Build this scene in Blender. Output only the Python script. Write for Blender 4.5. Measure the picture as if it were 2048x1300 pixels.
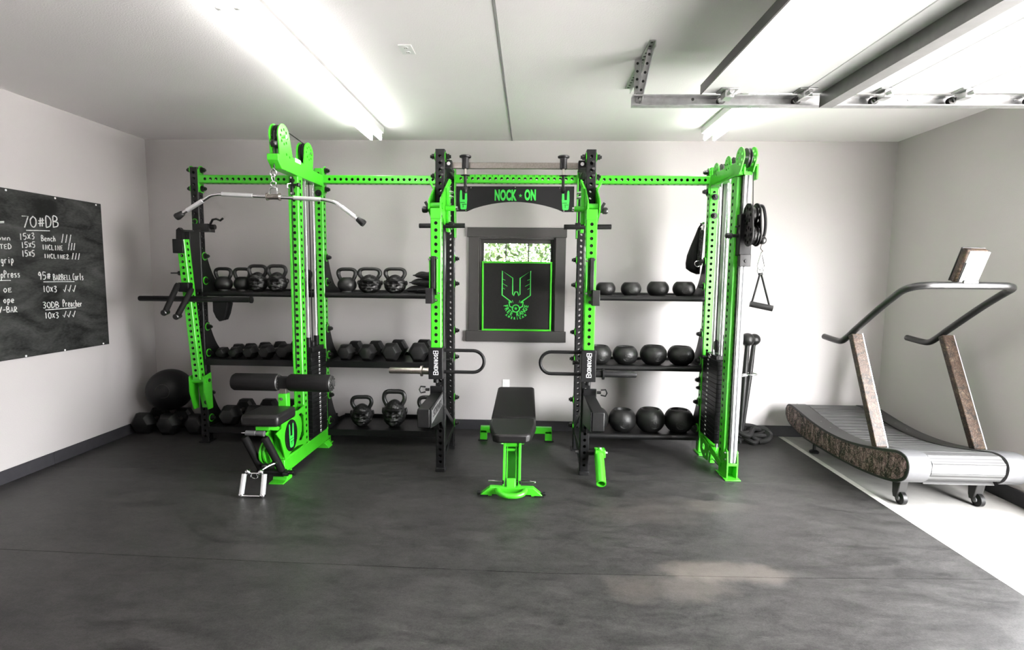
import bpy, bmesh, math, random
from math import sin, cos, pi, radians
from mathutils import Vector, Matrix, Euler

random.seed(7)
C = bpy.context.scene.collection
for o in list(bpy.data.objects):
    bpy.data.objects.remove(o)

# ------------------------------------------------------------------ camera, world, lights, exposure
sc = bpy.context.scene
cam = bpy.data.objects.new('camera', bpy.data.cameras.new('camera'))
C.objects.link(cam)
cam.data.sensor_width = 36.0
cam.data.lens = 1042.8 / 2048 * 36.0
cam.data.clip_start = 0.05
cam.data.clip_end = 200
_r = Vector((0.99937309, 0.03350156, 0.01144892))
_u = Vector((-0.01453851, 0.09348295, 0.99551473))
_f = Vector((-0.03228102, 0.99505708, -0.09391141))
cam.matrix_world = Matrix(((_r.x, _u.x, -_f.x, 0), (_r.y, _u.y, -_f.y, 0), (_r.z, _u.z, -_f.z, 1.57), (0, 0, 0, 1)))
sc.camera = cam

w = bpy.data.worlds.new('sky')
sc.world = w
w.use_nodes = True
nt = w.node_tree
bg = nt.nodes['Background']
sky = nt.nodes.new('ShaderNodeTexSky')
sky.sky_type = 'NISHITA'
sky.sun_disc = False
sky.sun_elevation = radians(48)
sky.sun_rotation = radians(200)
sky.air_density = 1.0
sky.dust_density = 3.0
hsv = nt.nodes.new('ShaderNodeHueSaturation')
hsv.inputs['Saturation'].default_value = 0.06
nt.links.new(sky.outputs[0], hsv.inputs['Color'])
nt.links.new(hsv.outputs[0], bg.inputs['Color'])
bg.inputs['Strength'].default_value = SKY_STRENGTH = 12.8

TUBE_STRENGTH = 25.0
# the open garage doorway lets the sky in: a portal guides the sampling of that light, it adds none
pl = bpy.data.lights.new('doorway_portal', 'AREA')
pl.shape = 'RECTANGLE'
pl.size, pl.size_y = 2.9, 2.5
pl.cycles.is_portal = True
po = bpy.data.objects.new('doorway_portal', pl)
C.objects.link(po)
po.location = (3.56, 1.7, 1.25)
po.rotation_euler = (0, radians(90), 0)
po.rotation_euler = Vector((-1, 0, 0)).to_track_quat('-Z', 'Y').to_euler()

sun = bpy.data.lights.new('sun', 'SUN')
sun.energy = 380
sun.angle = radians(3)
so = bpy.data.objects.new('sun', sun)
C.objects.link(so)
so.rotation_euler = Vector((0.12, 0.75, -0.75)).to_track_quat('-Z', 'Y').to_euler()

sc.view_settings.view_transform = 'Standard'
sc.view_settings.look = 'None'
sc.view_settings.exposure = 0.18
sc.view_settings.gamma = 1.0
sc.view_settings.use_curve_mapping = False
sc.cycles.use_denoising = True
sc.cycles.max_bounces = 10
sc.cycles.diffuse_bounces = 6
sc.cycles.sample_clamp_indirect = 8.0
sc.cycles.caustics_reflective = False
sc.cycles.caustics_refractive = False

# ------------------------------------------------------------------ materials
def node_mat(name):
    m = bpy.data.materials.new(name)
    m.use_nodes = True
    nt = m.node_tree
    return m, nt, nt.nodes['Principled BSDF'], nt.nodes, nt.links

def mat(name, col, rough=0.5, metal=0.0, noise=0.0, nscale=30.0, bump=0.0, bscale=200.0, coat=0.0, spec=0.5, col2=None, rvar=0.0, bdist=0.002):
    m, nt, b, N, L = node_mat(name)
    b.inputs['Roughness'].default_value = rough
    b.inputs['Metallic'].default_value = metal
    b.inputs['Specular IOR Level'].default_value = spec
    if coat:
        b.inputs['Coat Weight'].default_value = coat
        b.inputs['Coat Roughness'].default_value = 0.2
    tc = N.new('ShaderNodeTexCoord')
    nz = N.new('ShaderNodeTexNoise')
    nz.inputs['Scale'].default_value = nscale
    nz.inputs['Detail'].default_value = 5
    L.new(tc.outputs['Object'], nz.inputs['Vector'])
    mx = N.new('ShaderNodeMix')
    mx.data_type = 'RGBA'
    c2 = col2 if col2 else tuple(c * (1 - noise) for c in col)
    mx.inputs[6].default_value = (*c2, 1)
    mx.inputs[7].default_value = (*col, 1)
    ramp = N.new('ShaderNodeMapRange')
    ramp.inputs[1].default_value = 0.35
    ramp.inputs[2].default_value = 0.65
    L.new(nz.outputs['Fac'], ramp.inputs[0])
    L.new(ramp.outputs[0], mx.inputs[0])
    L.new(mx.outputs[2], b.inputs['Base Color'])
    if rvar:
        mr = N.new('ShaderNodeMapRange')
        mr.inputs[3].default_value = max(0.02, rough - rvar)
        mr.inputs[4].default_value = min(1, rough + rvar)
        L.new(nz.outputs['Fac'], mr.inputs[0])
        L.new(mr.outputs[0], b.inputs['Roughness'])
    if bump:
        n2 = N.new('ShaderNodeTexNoise')
        n2.inputs['Scale'].default_value = bscale
        n2.inputs['Detail'].default_value = 3
        L.new(tc.outputs['Object'], n2.inputs['Vector'])
        bp = N.new('ShaderNodeBump')
        bp.inputs['Strength'].default_value = bump
        bp.inputs['Distance'].default_value = bdist
        L.new(n2.outputs['Fac'], bp.inputs['Height'])
        L.new(bp.outputs[0], b.inputs['Normal'])
    return m

M = {}
M['green'] = mat('green powder coat', (0.042, 0.40, 0.013), 0.33, noise=0.05, bump=0.05, bscale=400)
M['green_cloth'] = mat('green paint lettering', (0.03, 0.50, 0.05), 0.5)
M['black'] = mat('black powder coat', (0.006, 0.006, 0.0063), 0.42, noise=0.15, bump=0.15, bscale=500, spec=0.16)
M['blackbolt'] = mat('black oxide steel', (0.006, 0.006, 0.006), 0.35, metal=0.1, spec=0.35)
M['rubber'] = mat('black rubber', (0.007, 0.007, 0.0071), 0.45, noise=0.3, nscale=60, bump=0.25, bscale=350, spec=0.26)
M['foam'] = mat('black foam', (0.006, 0.0057, 0.0057), 0.65, bump=0.2, bscale=600, spec=0.08)
M['iron'] = mat('black cast iron', (0.008, 0.008, 0.0079), 0.42, noise=0.3, nscale=40, bump=0.35, bscale=260, rvar=0.06, spec=0.42)
M['vinyl'] = mat('black vinyl', (0.007, 0.0068, 0.0067), 0.48, bump=0.2, bscale=900, spec=0.15)
M['vinylfront'] = mat('smooth black vinyl', (0.007, 0.0068, 0.0067), 0.36, spec=0.28)
M['cloth'] = mat('black canvas', (0.007, 0.007, 0.0073), 0.8, spec=0.2, bump=0.5, bscale=300)
M['chrome'] = mat('chrome', (0.82, 0.82, 0.83), 0.12, metal=1.0)
M['brushed'] = mat('brushed steel', (0.34, 0.31, 0.285), 0.34, metal=1.0, noise=0.2, nscale=80)
M['alu'] = mat('bright aluminium', (0.86, 0.86, 0.87), 0.38, metal=0.75, noise=0.05)
M['galv'] = mat('galvanised steel', (0.62, 0.62, 0.62), 0.38, metal=0.85, noise=0.2, nscale=25)
M['white'] = mat('white plastic', (0.80, 0.80, 0.79), 0.4)
M['whitepaint'] = mat('white vinyl lettering', (0.78, 0.78, 0.78), 0.5)
M['greylabel'] = mat('grey label print', (0.11, 0.11, 0.11), 0.5)
M['doorwhite'] = mat('white door steel', (0.82, 0.82, 0.81), 0.42, noise=0.02, bump=0.03, bscale=60)
M['casing'] = mat('charcoal trim paint', (0.033, 0.0315, 0.0305), 0.6, spec=0.2, noise=0.08, nscale=15)
M['base'] = mat('charcoal vinyl baseboard', (0.032, 0.031, 0.035), 0.55, spec=0.2, noise=0.12, nscale=20)
M['seam'] = mat('dark ceiling joint', (0.12, 0.12, 0.12), 0.6)
M['board'] = mat('black sign board', (0.009, 0.0086, 0.0082), 0.65, noise=0.25, nscale=70, spec=0.12)
M['rail'] = mat('satin black rail', (0.009, 0.009, 0.009), 0.36, spec=0.4)
M['bore'] = mat('dark steel tube inside with painted shade', (0.014, 0.014, 0.014), 0.7, spec=0.2)  # dark inner faces paint in the shade deep inside the punched holes
def ribbed():
    m, nt, b, N, L = node_mat('ribbed grey belt rubber')
    tc = N.new('ShaderNodeTexCoord')
    wv = N.new('ShaderNodeTexWave'); wv.wave_type = 'BANDS'; wv.bands_direction = 'Y'; wv.inputs['Scale'].default_value = 17.5
    wv.inputs['Distortion'].default_value = 0.0
    L.new(tc.outputs['Object'], wv.inputs['Vector'])
    r = N.new('ShaderNodeValToRGB')
    r.color_ramp.elements[0].position = 0.10; r.color_ramp.elements[0].color = (0.012, 0.012, 0.012, 1)
    r.color_ramp.elements[1].position = 0.45; r.color_ramp.elements[1].color = (0.065, 0.065, 0.065, 1)
    L.new(wv.outputs['Fac'], r.inputs[0]); L.new(r.outputs[0], b.inputs['Base Color'])
    b.inputs['Roughness'].default_value = 0.5
    return m
M['slat'] = ribbed()
M['silver'] = mat('silver painted metal', (0.085, 0.085, 0.088), 0.45, metal=0.2, noise=0.05, spec=0.25)
M['void'] = mat('matt black underframe', (0.004, 0.004, 0.004), 1.0, spec=0.0)
M['strut'] = mat('grey steel stiffener', (0.13, 0.128, 0.125), 0.5, metal=0.3, noise=0.15, nscale=20)
M['label'] = mat('grey label plate', (0.075, 0.075, 0.075), 0.5)
M['strip'] = mat('pale worn concrete strip', (0.50, 0.49, 0.46), 0.6, noise=0.15, nscale=12)
M['dgrey'] = mat('dark grey plastic', (0.024, 0.0235, 0.023), 0.42, spec=0.35)
M['screen'] = mat('white console plastic', (0.36, 0.355, 0.35), 0.5, spec=0.2)
M['pink'] = mat('pale label', (0.30, 0.22, 0.26), 0.5)
M['rope'] = mat('black rope', (0.011, 0.0105, 0.0105), 0.7, spec=0.25, noise=0.4, nscale=90, bump=0.6, bscale=180)
M['bark'] = mat('tree bark', (0.04, 0.036, 0.032), 0.9, noise=0.5, nscale=10)
M['leaf'] = mat('green leaves', (0.020, 0.042, 0.009), 0.7, noise=0.5, nscale=3, spec=0.2)
M['leaf2'] = mat('pale green leaves', (0.034, 0.058, 0.016), 0.7, noise=0.5, nscale=3, spec=0.2)
M['lawn'] = mat('lawn', (0.02, 0.04, 0.01), 0.9, noise=0.4, nscale=2)
M['apron'] = mat('pale concrete apron', (0.62, 0.60, 0.58), 0.8, noise=0.1, nscale=3)
M['exterior'] = mat('outside siding', (0.35, 0.35, 0.36), 0.7)

M['wall'] = mat('grey wall paint', (0.435, 0.412, 0.408), 0.62, noise=0.02, nscale=2, bump=0.35, bscale=140, bdist=0.0025)
M['ceil'] = mat('white textured ceiling', (0.93, 0.895, 0.90), 0.75, noise=0.02, nscale=2, bump=0.5, bscale=110, bdist=0.003)

def concrete():
    m, nt, b, N, L = node_mat('pale concrete floor')
    tc = N.new('ShaderNodeTexCoord')
    n = N.new('ShaderNodeTexNoise'); n.inputs['Scale'].default_value = 5; n.inputs['Detail'].default_value = 8
    L.new(tc.outputs['Object'], n.inputs['Vector'])
    r = N.new('ShaderNodeValToRGB')
    r.color_ramp.elements[0].position = 0.3; r.color_ramp.elements[0].color = (0.21, 0.205, 0.195, 1)
    r.color_ramp.elements[1].position = 0.7; r.color_ramp.elements[1].color = (0.31, 0.30, 0.285, 1)
    L.new(n.outputs['Fac'], r.inputs[0]); L.new(r.outputs[0], b.inputs['Base Color'])
    b.inputs['Roughness'].default_value = 0.55
    return m
M['concrete'] = concrete()

def rubber_floor():
    m, nt, b, N, L = node_mat('scuffed black rubber flooring')
    tc = N.new('ShaderNodeTexCoord')
    def noise(scale, detail, stretch=None, rough=0.6, dist=0.0):
        n = N.new('ShaderNodeTexNoise')
        n.inputs['Scale'].default_value = scale; n.inputs['Detail'].default_value = detail
        n.inputs['Roughness'].default_value = rough
        n.inputs['Distortion'].default_value = dist
        if stretch:
            mp = N.new('ShaderNodeMapping'); mp.inputs['Scale'].default_value = stretch
            mp.inputs['Rotation'].default_value = (0, 0, 0.5)
            L.new(tc.outputs['Object'], mp.inputs[0]); L.new(mp.outputs[0], n.inputs['Vector'])
        else:
            L.new(tc.outputs['Object'], n.inputs['Vector'])
        return n
    big = noise(0.9, 5, dist=0.6)
    smear = noise(3.5, 6, (1.0, 2.6, 1), 0.65, 0.8)
    fine = noise(180, 2)
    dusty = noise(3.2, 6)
    scr = noise(9, 8, (0.5, 5, 1), 0.7, 1.5)
    r1 = N.new('ShaderNodeValToRGB')
    e = r1.color_ramp.elements
    e[0].position = 0.41; e[0].color = (0.006, 0.0058, 0.0057, 1)
    e[1].position = 0.60; e[1].color = (0.044, 0.0422, 0.041, 1)
    mid = noise(34, 12, (1.0, 1.6, 1), 0.82)
    add = N.new('ShaderNodeMath'); add.operation = 'MULTIPLY_ADD'; add.inputs[1].default_value = 0.22
    m2 = N.new('ShaderNodeMath'); m2.operation = 'MULTIPLY'; m2.inputs[1].default_value = 0.18
    m3 = N.new('ShaderNodeMath'); m3.operation = 'MULTIPLY_ADD'; m3.inputs[1].default_value = 0.30
    blot = noise(6.5, 12, (1.0, 1.9, 1), 0.74, 0.5)
    m4 = N.new('ShaderNodeMath'); m4.operation = 'MULTIPLY_ADD'; m4.inputs[1].default_value = 0.30
    L.new(blot.outputs['Fac'], m4.inputs[0]); L.new(m2.outputs[0], m4.inputs[2])
    L.new(mid.outputs['Fac'], m3.inputs[0]); L.new(m4.outputs[0], m3.inputs[2])
    L.new(big.outputs['Fac'], m2.inputs[0])
    m5 = N.new('ShaderNodeMath'); m5.operation = 'MULTIPLY_ADD'; m5.inputs[1].default_value = 0.30
    grain = noise(120, 4, None, 0.8)
    m6 = N.new('ShaderNodeMath'); m6.operation = 'SUBTRACT'; m6.inputs[1].default_value = 0.15
    L.new(grain.outputs['Fac'], m5.inputs[0]); L.new(m3.outputs[0], m5.inputs[2]); L.new(m5.outputs[0], m6.inputs[0])
    L.new(smear.outputs['Fac'], add.inputs[0]); L.new(m6.outputs[0], add.inputs[2])
    L.new(add.outputs[0], r1.inputs[0])
    # rare pale scuffs
    r2 = N.new('ShaderNodeValToRGB')
    e = r2.color_ramp.elements
    e[0].position = 0.62; e[0].color = (0, 0, 0, 1)
    e[1].position = 0.76; e[1].color = (1, 1, 1, 1)
    L.new(scr.outputs['Fac'], r2.inputs[0])
    mx = N.new('ShaderNodeMix'); mx.data_type = 'RGBA'
    mx.inputs[7].default_value = (0.16, 0.155, 0.15, 1)
    ms = N.new('ShaderNodeMath'); ms.operation = 'MULTIPLY'; ms.inputs[1].default_value = 0.35
    L.new(r2.outputs[0], ms.inputs[0]); L.new(ms.outputs[0], mx.inputs[0])
    L.new(r1.outputs[0], mx.inputs[6])
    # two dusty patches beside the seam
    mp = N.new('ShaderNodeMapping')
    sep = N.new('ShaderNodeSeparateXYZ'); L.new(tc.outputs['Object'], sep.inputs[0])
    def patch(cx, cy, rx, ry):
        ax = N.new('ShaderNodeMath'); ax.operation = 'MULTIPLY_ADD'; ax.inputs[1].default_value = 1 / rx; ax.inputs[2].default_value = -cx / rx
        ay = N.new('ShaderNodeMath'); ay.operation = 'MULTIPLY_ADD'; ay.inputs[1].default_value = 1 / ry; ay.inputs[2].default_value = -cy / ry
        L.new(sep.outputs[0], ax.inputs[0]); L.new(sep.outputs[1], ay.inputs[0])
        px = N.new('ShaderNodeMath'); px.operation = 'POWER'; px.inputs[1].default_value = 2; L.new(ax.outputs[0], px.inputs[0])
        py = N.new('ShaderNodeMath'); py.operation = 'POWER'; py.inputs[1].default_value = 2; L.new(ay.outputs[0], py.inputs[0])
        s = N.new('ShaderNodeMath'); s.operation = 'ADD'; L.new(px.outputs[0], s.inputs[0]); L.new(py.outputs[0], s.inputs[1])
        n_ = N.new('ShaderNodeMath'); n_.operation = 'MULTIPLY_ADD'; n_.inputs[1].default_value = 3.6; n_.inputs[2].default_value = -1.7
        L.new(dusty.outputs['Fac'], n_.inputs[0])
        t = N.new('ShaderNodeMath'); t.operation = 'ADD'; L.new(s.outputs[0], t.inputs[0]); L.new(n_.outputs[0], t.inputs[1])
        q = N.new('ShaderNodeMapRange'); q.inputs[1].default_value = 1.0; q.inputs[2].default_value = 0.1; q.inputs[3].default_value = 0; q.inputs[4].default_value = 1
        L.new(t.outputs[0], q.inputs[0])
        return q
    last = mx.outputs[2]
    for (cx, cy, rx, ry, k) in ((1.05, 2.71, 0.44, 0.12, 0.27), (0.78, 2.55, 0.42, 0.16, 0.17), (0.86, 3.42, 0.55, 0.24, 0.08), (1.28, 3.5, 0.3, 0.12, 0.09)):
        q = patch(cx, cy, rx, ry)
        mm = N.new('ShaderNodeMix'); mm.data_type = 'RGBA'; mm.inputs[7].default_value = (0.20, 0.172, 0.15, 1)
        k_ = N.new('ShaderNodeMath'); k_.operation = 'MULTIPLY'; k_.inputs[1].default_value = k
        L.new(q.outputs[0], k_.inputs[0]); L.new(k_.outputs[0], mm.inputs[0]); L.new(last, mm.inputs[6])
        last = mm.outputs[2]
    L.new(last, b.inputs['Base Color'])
    b.inputs['Specular IOR Level'].default_value = 0.32
    rr = N.new('ShaderNodeMapRange'); rr.inputs[3].default_value = 0.38; rr.inputs[4].default_value = 0.56
    L.new(smear.outputs['Fac'], rr.inputs[0]); L.new(rr.outputs[0], b.inputs['Roughness'])
    # fine diamond tread and grain
    bp = N.new('ShaderNodeBump'); bp.inputs['Strength'].default_value = 0.35; bp.inputs['Distance'].default_value = 0.002
    L.new(fine.outputs['Fac'], bp.inputs['Height']); L.new(bp.outputs[0], b.inputs['Normal'])
    return m
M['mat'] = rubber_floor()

def chalkboard():
    m, nt, b, N, L = node_mat('dusty chalkboard')
    tc = N.new('ShaderNodeTexCoord')
    mp = N.new('ShaderNodeMapping'); mp.inputs['Rotation'].default_value = (0.7, 0, 0); mp.inputs['Scale'].default_value = (1, 1, 2.4)
    L.new(tc.outputs['Object'], mp.inputs[0])
    n = N.new('ShaderNodeTexNoise'); n.inputs['Scale'].default_value = 2.6; n.inputs['Detail'].default_value = 9; n.inputs['Distortion'].default_value = 1.2
    L.new(mp.outputs[0], n.inputs['Vector'])
    f = N.new('ShaderNodeTexNoise'); f.inputs['Scale'].default_value = 45; f.inputs['Detail'].default_value = 6
    L.new(mp.outputs[0], f.inputs['Vector'])
    ad = N.new('ShaderNodeMath'); ad.operation = 'MULTIPLY_ADD'; ad.inputs[1].default_value = 0.35
    L.new(f.outputs['Fac'], ad.inputs[0]); L.new(n.outputs['Fac'], ad.inputs[2])
    r = N.new('ShaderNodeValToRGB')
    e = r.color_ramp.elements
    e[0].position = 0.52; e[0].color = (0.0045, 0.0047, 0.0045, 1)
    e[1].position = 1.0; e[1].color = (0.042, 0.0435, 0.042, 1)
    L.new(ad.outputs[0], r.inputs[0]); L.new(r.outputs[0], b.inputs['Base Color'])
    b.inputs['Roughness'].default_value = 0.75
    b.inputs['Specular IOR Level'].default_value = 0.08
    return m
M['chalkboard'] = chalkboard()
M['chalk'] = mat('white chalk', (0.66, 0.66, 0.65), 0.9, noise=0.45, nscale=120)

def camo(name, stretch, gain, fade=0.0):
    m, nt, b, N, L = node_mat(name)
    tc = N.new('ShaderNodeTexCoord')
    mp = N.new('ShaderNodeMapping'); mp.inputs['Scale'].default_value = stretch
    L.new(tc.outputs['Object'], mp.inputs[0])
    n1 = N.new('ShaderNodeTexNoise'); n1.inputs['Scale'].default_value = 13; n1.inputs['Detail'].default_value = 9; n1.inputs['Roughness'].default_value = 0.62; n1.inputs['Distortion'].default_value = 0.6
    L.new(mp.outputs[0], n1.inputs['Vector'])
    r = N.new('ShaderNodeValToRGB')
    r.color_ramp.interpolation = 'CONSTANT'
    cols = [(0.0, (0.008, 0.005, 0.004)), (0.44, (0.030, 0.016, 0.010)), (0.485, (0.060, 0.033, 0.020)), (0.515, (0.032, 0.018, 0.011)),
            (0.555, (0.105, 0.066, 0.041)), (0.59, (0.045, 0.026, 0.016)), (0.63, (0.135, 0.098, 0.070))]
    el = r.color_ramp.elements
    el[0].position = 0; el[0].color = (*cols[0][1], 1)
    el[1].position = cols[1][0]; el[1].color = (*cols[1][1], 1)
    for p, c in cols[2:]:
        q = el.new(p); q.color = (*[(v * (1 - fade) + fade * sum(c) / 3) * gain * (1 + fade * k) for v, k in zip(c, (0.3, -0.12, 0.12))], 1)
    L.new(n1.outputs['Fac'], r.inputs[0])
    wv = N.new('ShaderNodeTexWave'); wv.inputs['Scale'].default_value = 16; wv.inputs['Distortion'].default_value = 14; wv.inputs['Detail'].default_value = 3; wv.inputs['Detail Scale'].default_value = 2.2
    L.new(tc.outputs['Object'], wv.inputs['Vector'])
    r2 = N.new('ShaderNodeValToRGB'); r2.color_ramp.elements[0].position = 0.955; r2.color_ramp.elements[1].position = 0.99
    L.new(wv.outputs['Fac'], r2.inputs[0])
    mx = N.new('ShaderNodeMix'); mx.data_type = 'RGBA'; mx.inputs[7].default_value = (0.13 * gain, 0.105 * gain, (0.08 + 0.02 * fade) * gain, 1)
    L.new(r2.outputs[0], mx.inputs[0]); L.new(r.outputs[0], mx.inputs[6])
    v = N.new('ShaderNodeTexVoronoi'); v.inputs['Scale'].default_value = 15; v.feature = 'DISTANCE_TO_EDGE'
    L.new(tc.outputs['Object'], v.inputs['Vector'])
    r3 = N.new('ShaderNodeValToRGB'); r3.color_ramp.elements[0].position = 0.015; r3.color_ramp.elements[1].position = 0.05
    r3.color_ramp.elements[0].color = (1, 1, 1, 1); r3.color_ramp.elements[1].color = (0, 0, 0, 1)
    L.new(v.outputs['Distance'], r3.inputs[0])
    m2 = N.new('ShaderNodeMix'); m2.data_type = 'RGBA'; m2.inputs[7].default_value = (0.007, 0.005, 0.004, 1)
    mm = N.new('ShaderNodeMath'); mm.operation = 'MULTIPLY'; mm.inputs[1].default_value = 0.75
    L.new(r3.outputs[0], mm.inputs[0]); L.new(mm.outputs[0], m2.inputs[0]); L.new(mx.outputs[2], m2.inputs[6])
    L.new(m2.outputs[2], b.inputs['Base Color'])
    b.inputs['Roughness'].default_value = 0.5
    b.inputs['Specular IOR Level'].default_value = 0.25
    return m
M['camo'] = camo('woodland camouflage print', (1, 1, 1.7), 0.6)
M['camo_panel'] = camo('woodland camouflage print with upright twigs', (1, 1.9, 0.6), 2.7, 0.6)

def emit(name, col, s):
    m, nt, b, N, L = node_mat(name)
    b.inputs['Base Color'].default_value = (0.8, 0.8, 0.8, 1)
    b.inputs['Emission Color'].default_value = (*col, 1)
    b.inputs['Emission Strength'].default_value = s
    return m
M['tube'] = emit('lit fluorescent tube', (1.0, 0.985, 0.96), TUBE_STRENGTH)

def glass():
    m = bpy.data.materials.new('window glass'); m.use_nodes = True
    nt = m.node_tree; N = nt.nodes; L = nt.links
    N.remove(N['Principled BSDF'])
    t = N.new('ShaderNodeBsdfTransparent'); t.inputs[0].default_value = (0.96, 0.97, 0.96, 1)
    g = N.new('ShaderNodeBsdfGlossy'); g.inputs['Roughness'].default_value = 0.03
    mx = N.new('ShaderNodeMixShader')
    fr = N.new('ShaderNodeFresnel'); fr.inputs[0].default_value = 1.45
    L.new(fr.outputs[0], mx.inputs[0]); L.new(t.outputs[0], mx.inputs[1]); L.new(g.outputs[0], mx.inputs[2])
    L.new(mx.outputs[0], N['Material Output'].inputs[0])
    return m
M['glass'] = glass()

# ------------------------------------------------------------------ mesh helpers
def frame_from(d):
    d = Vector(d).normalized()
    a = Vector((0, 0, 1)) if abs(d.z) < 0.9 else Vector((1, 0, 0))
    u = d.cross(a).normalized()
    v = d.cross(u).normalized()
    return u, v

class MB:
    def __init__(self):
        self.bm = bmesh.new()
    def face(self, vs):
        try:
            return self.bm.faces.new(vs)
        except ValueError:
            return None
    def box(self, x0, x1, y0, y1, z0, z1):
        v = [self.bm.verts.new((x, y, z)) for z in (z0, z1) for y in (y0, y1) for x in (x0, x1)]
        for f in ((0, 2, 3, 1), (4, 5, 7, 6), (0, 1, 5, 4), (2, 6, 7, 3), (1, 3, 7, 5), (0, 4, 6, 2)):
            self.face([v[i] for i in f])
        return self
    def obox(self, p0, p1, wx, wy, side=None):
        """a bar of rectangular section from p0 to p1; side = direction of the wx dimension"""
        p0, p1 = Vector(p0), Vector(p1)
        d = (p1 - p0).normalized()
        if side is None:
            u, v = frame_from(d)
        else:
            s = Vector(side)
            u = (s - d * s.dot(d)).normalized()
            v = d.cross(u).normalized()
        vs = []
        for p in (p0, p1):
            for a, b in ((-1, -1), (1, -1), (1, 1), (-1, 1)):
                vs.append(self.bm.verts.new(p + u * a * wx / 2 + v * b * wy / 2))
        self.face(vs[0:4][::-1]); self.face(vs[4:8])
        for i in range(4):
            j = (i + 1) % 4
            self.face([vs[i], vs[j], vs[4 + j], vs[4 + i]])
        return self
    def rings(self, rings, cap0=True, cap1=True, closed=False):
        n = len(rings[0])
        vs = [[self.bm.verts.new(p) for p in r] for r in rings]
        m = len(vs)
        for k in range(m if closed else m - 1):
            a, b = vs[k], vs[(k + 1) % m]
            for i in range(n):
                j = (i + 1) % n
                self.face([a[i], a[j], b[j], b[i]])
        if not closed:
            if cap0: self.face(vs[0][::-1])
            if cap1: self.face(vs[-1])
        return self
    def cyl(self, p0, p1, r, r1=None, seg=20, cap=True):
        p0, p1 = Vector(p0), Vector(p1)
        u, v = frame_from(p1 - p0)
        r1 = r if r1 is None else r1
        R = [[p + (u * cos(2 * pi * i / seg) + v * sin(2 * pi * i / seg)) * q for i in range(seg)] for p, q in ((p0, r), (p1, r1))]
        return self.rings(R, cap, cap)
    def pipe(self, p0, p1, r, ri, seg=24):
        """hollow tube with open ends and a wall"""
        p0, p1 = Vector(p0), Vector(p1)
        u, v = frame_from(p1 - p0)
        def ring(p, q): return [p + (u * cos(2 * pi * i / seg) + v * sin(2 * pi * i / seg)) * q for i in range(seg)]
        return self.rings([ring(p0, r), ring(p1, r), ring(p1, ri), ring(p0, ri)], closed=True)
    def lathe(self, p0, axis, prof, seg=32, cap=True):
        """prof = [(distance along the axis, radius)]"""
        p0 = Vector(p0); d = Vector(axis).normalized()
        u, v = frame_from(d)
        R = [[p0 + d * t + (u * cos(2 * pi * i / seg) + v * sin(2 * pi * i / seg)) * max(q, 1e-4) for i in range(seg)] for t, q in prof]
        return self.rings(R, cap, cap)
    def tube(self, pts, r, seg=12, closed=False, radii=None, flat=None):
        pts = [Vector(p) for p in pts]
        n = len(pts)
        T = []
        for i in range(n):
            a = pts[(i - 1) % n] if (closed or i > 0) else pts[i]
            b = pts[(i + 1) % n] if (closed or i < n - 1) else pts[i]
            T.append((b - a).normalized())
        u, v = frame_from(T[0])
        R = []
        for i in range(n):
            if i:
                ax = T[i - 1].cross(T[i])
                if ax.length > 1e-7:
                    q = Matrix.Rotation(T[i - 1].angle(T[i]), 3, ax.normalized())
                    u = q @ u
                u = (u - T[i] * u.dot(T[i])).normalized()
                v = T[i].cross(u).normalized()
            k = radii[i] if radii else r
            R.append([pts[i] + (u * cos(2 * pi * j / seg) + v * sin(2 * pi * j / seg)) * k for j in range(seg)])
        return self.rings(R, closed=closed)
    def prism(self, poly, plane, a, b, holes=()):
        """extrude a 2-D outline: plane 'yz' along x, 'xz' along y, 'xy' along z, between a and b"""
        def P(p, t):
            return {'yz': (t, p[0], p[1]), 'xz': (p[0], t, p[1]), 'xy': (p[0], p[1], t)}[plane]
        if not holes:
            v0 = [self.bm.verts.new(P(p, a)) for p in poly]
            v1 = [self.bm.verts.new(P(p, b)) for p in poly]
            f0 = self.face(v0); f1 = self.face(v1[::-1])
            tri = [f for f in (f0, f1) if f]
            for f in tri: f.normal_update()
            n = len(poly)
            for i in range(n):
                j = (i + 1) % n
                self.face([v0[i], v1[i], v1[j], v0[j]])
            bmesh.ops.triangulate(self.bm, faces=tri)
            return self
        for t in (a, b):
            es = []
            for loop in (poly, *holes):
                vs = [self.bm.verts.new(P(p, t)) for p in loop]
                es += [self.bm.edges.new((vs[i], vs[(i + 1) % len(vs)])) for i in range(len(vs))]
            bmesh.ops.triangle_fill(self.bm, use_beauty=True, use_dissolve=False, edges=es)
        for loop in (poly, *holes):
            v0 = [self.bm.verts.new(P(p, a)) for p in loop]
            v1 = [self.bm.verts.new(P(p, b)) for p in loop]
            for i in range(len(loop)):
                j = (i + 1) % len(loop)
                self.face([v0[i], v1[i], v1[j], v0[j]])
        return self
    def sphere(self, c, r, nu=24, nv=16, fn=None):
        c = Vector(c)
        R = []
        for k in range(1, nv):
            th = pi * k / nv
            ring = []
            for i in range(nu):
                ph = 2 * pi * i / nu
                d = Vector((sin(th) * cos(ph), sin(th) * sin(ph), cos(th)))
                p = Vector((d.x * r[0], d.y * r[1], d.z * r[2])) if isinstance(r, (tuple, list)) else d * r
                if fn: p = fn(p, d)
                ring.append(c + p)
            R.append(ring)
        return self.rings(R)
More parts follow.
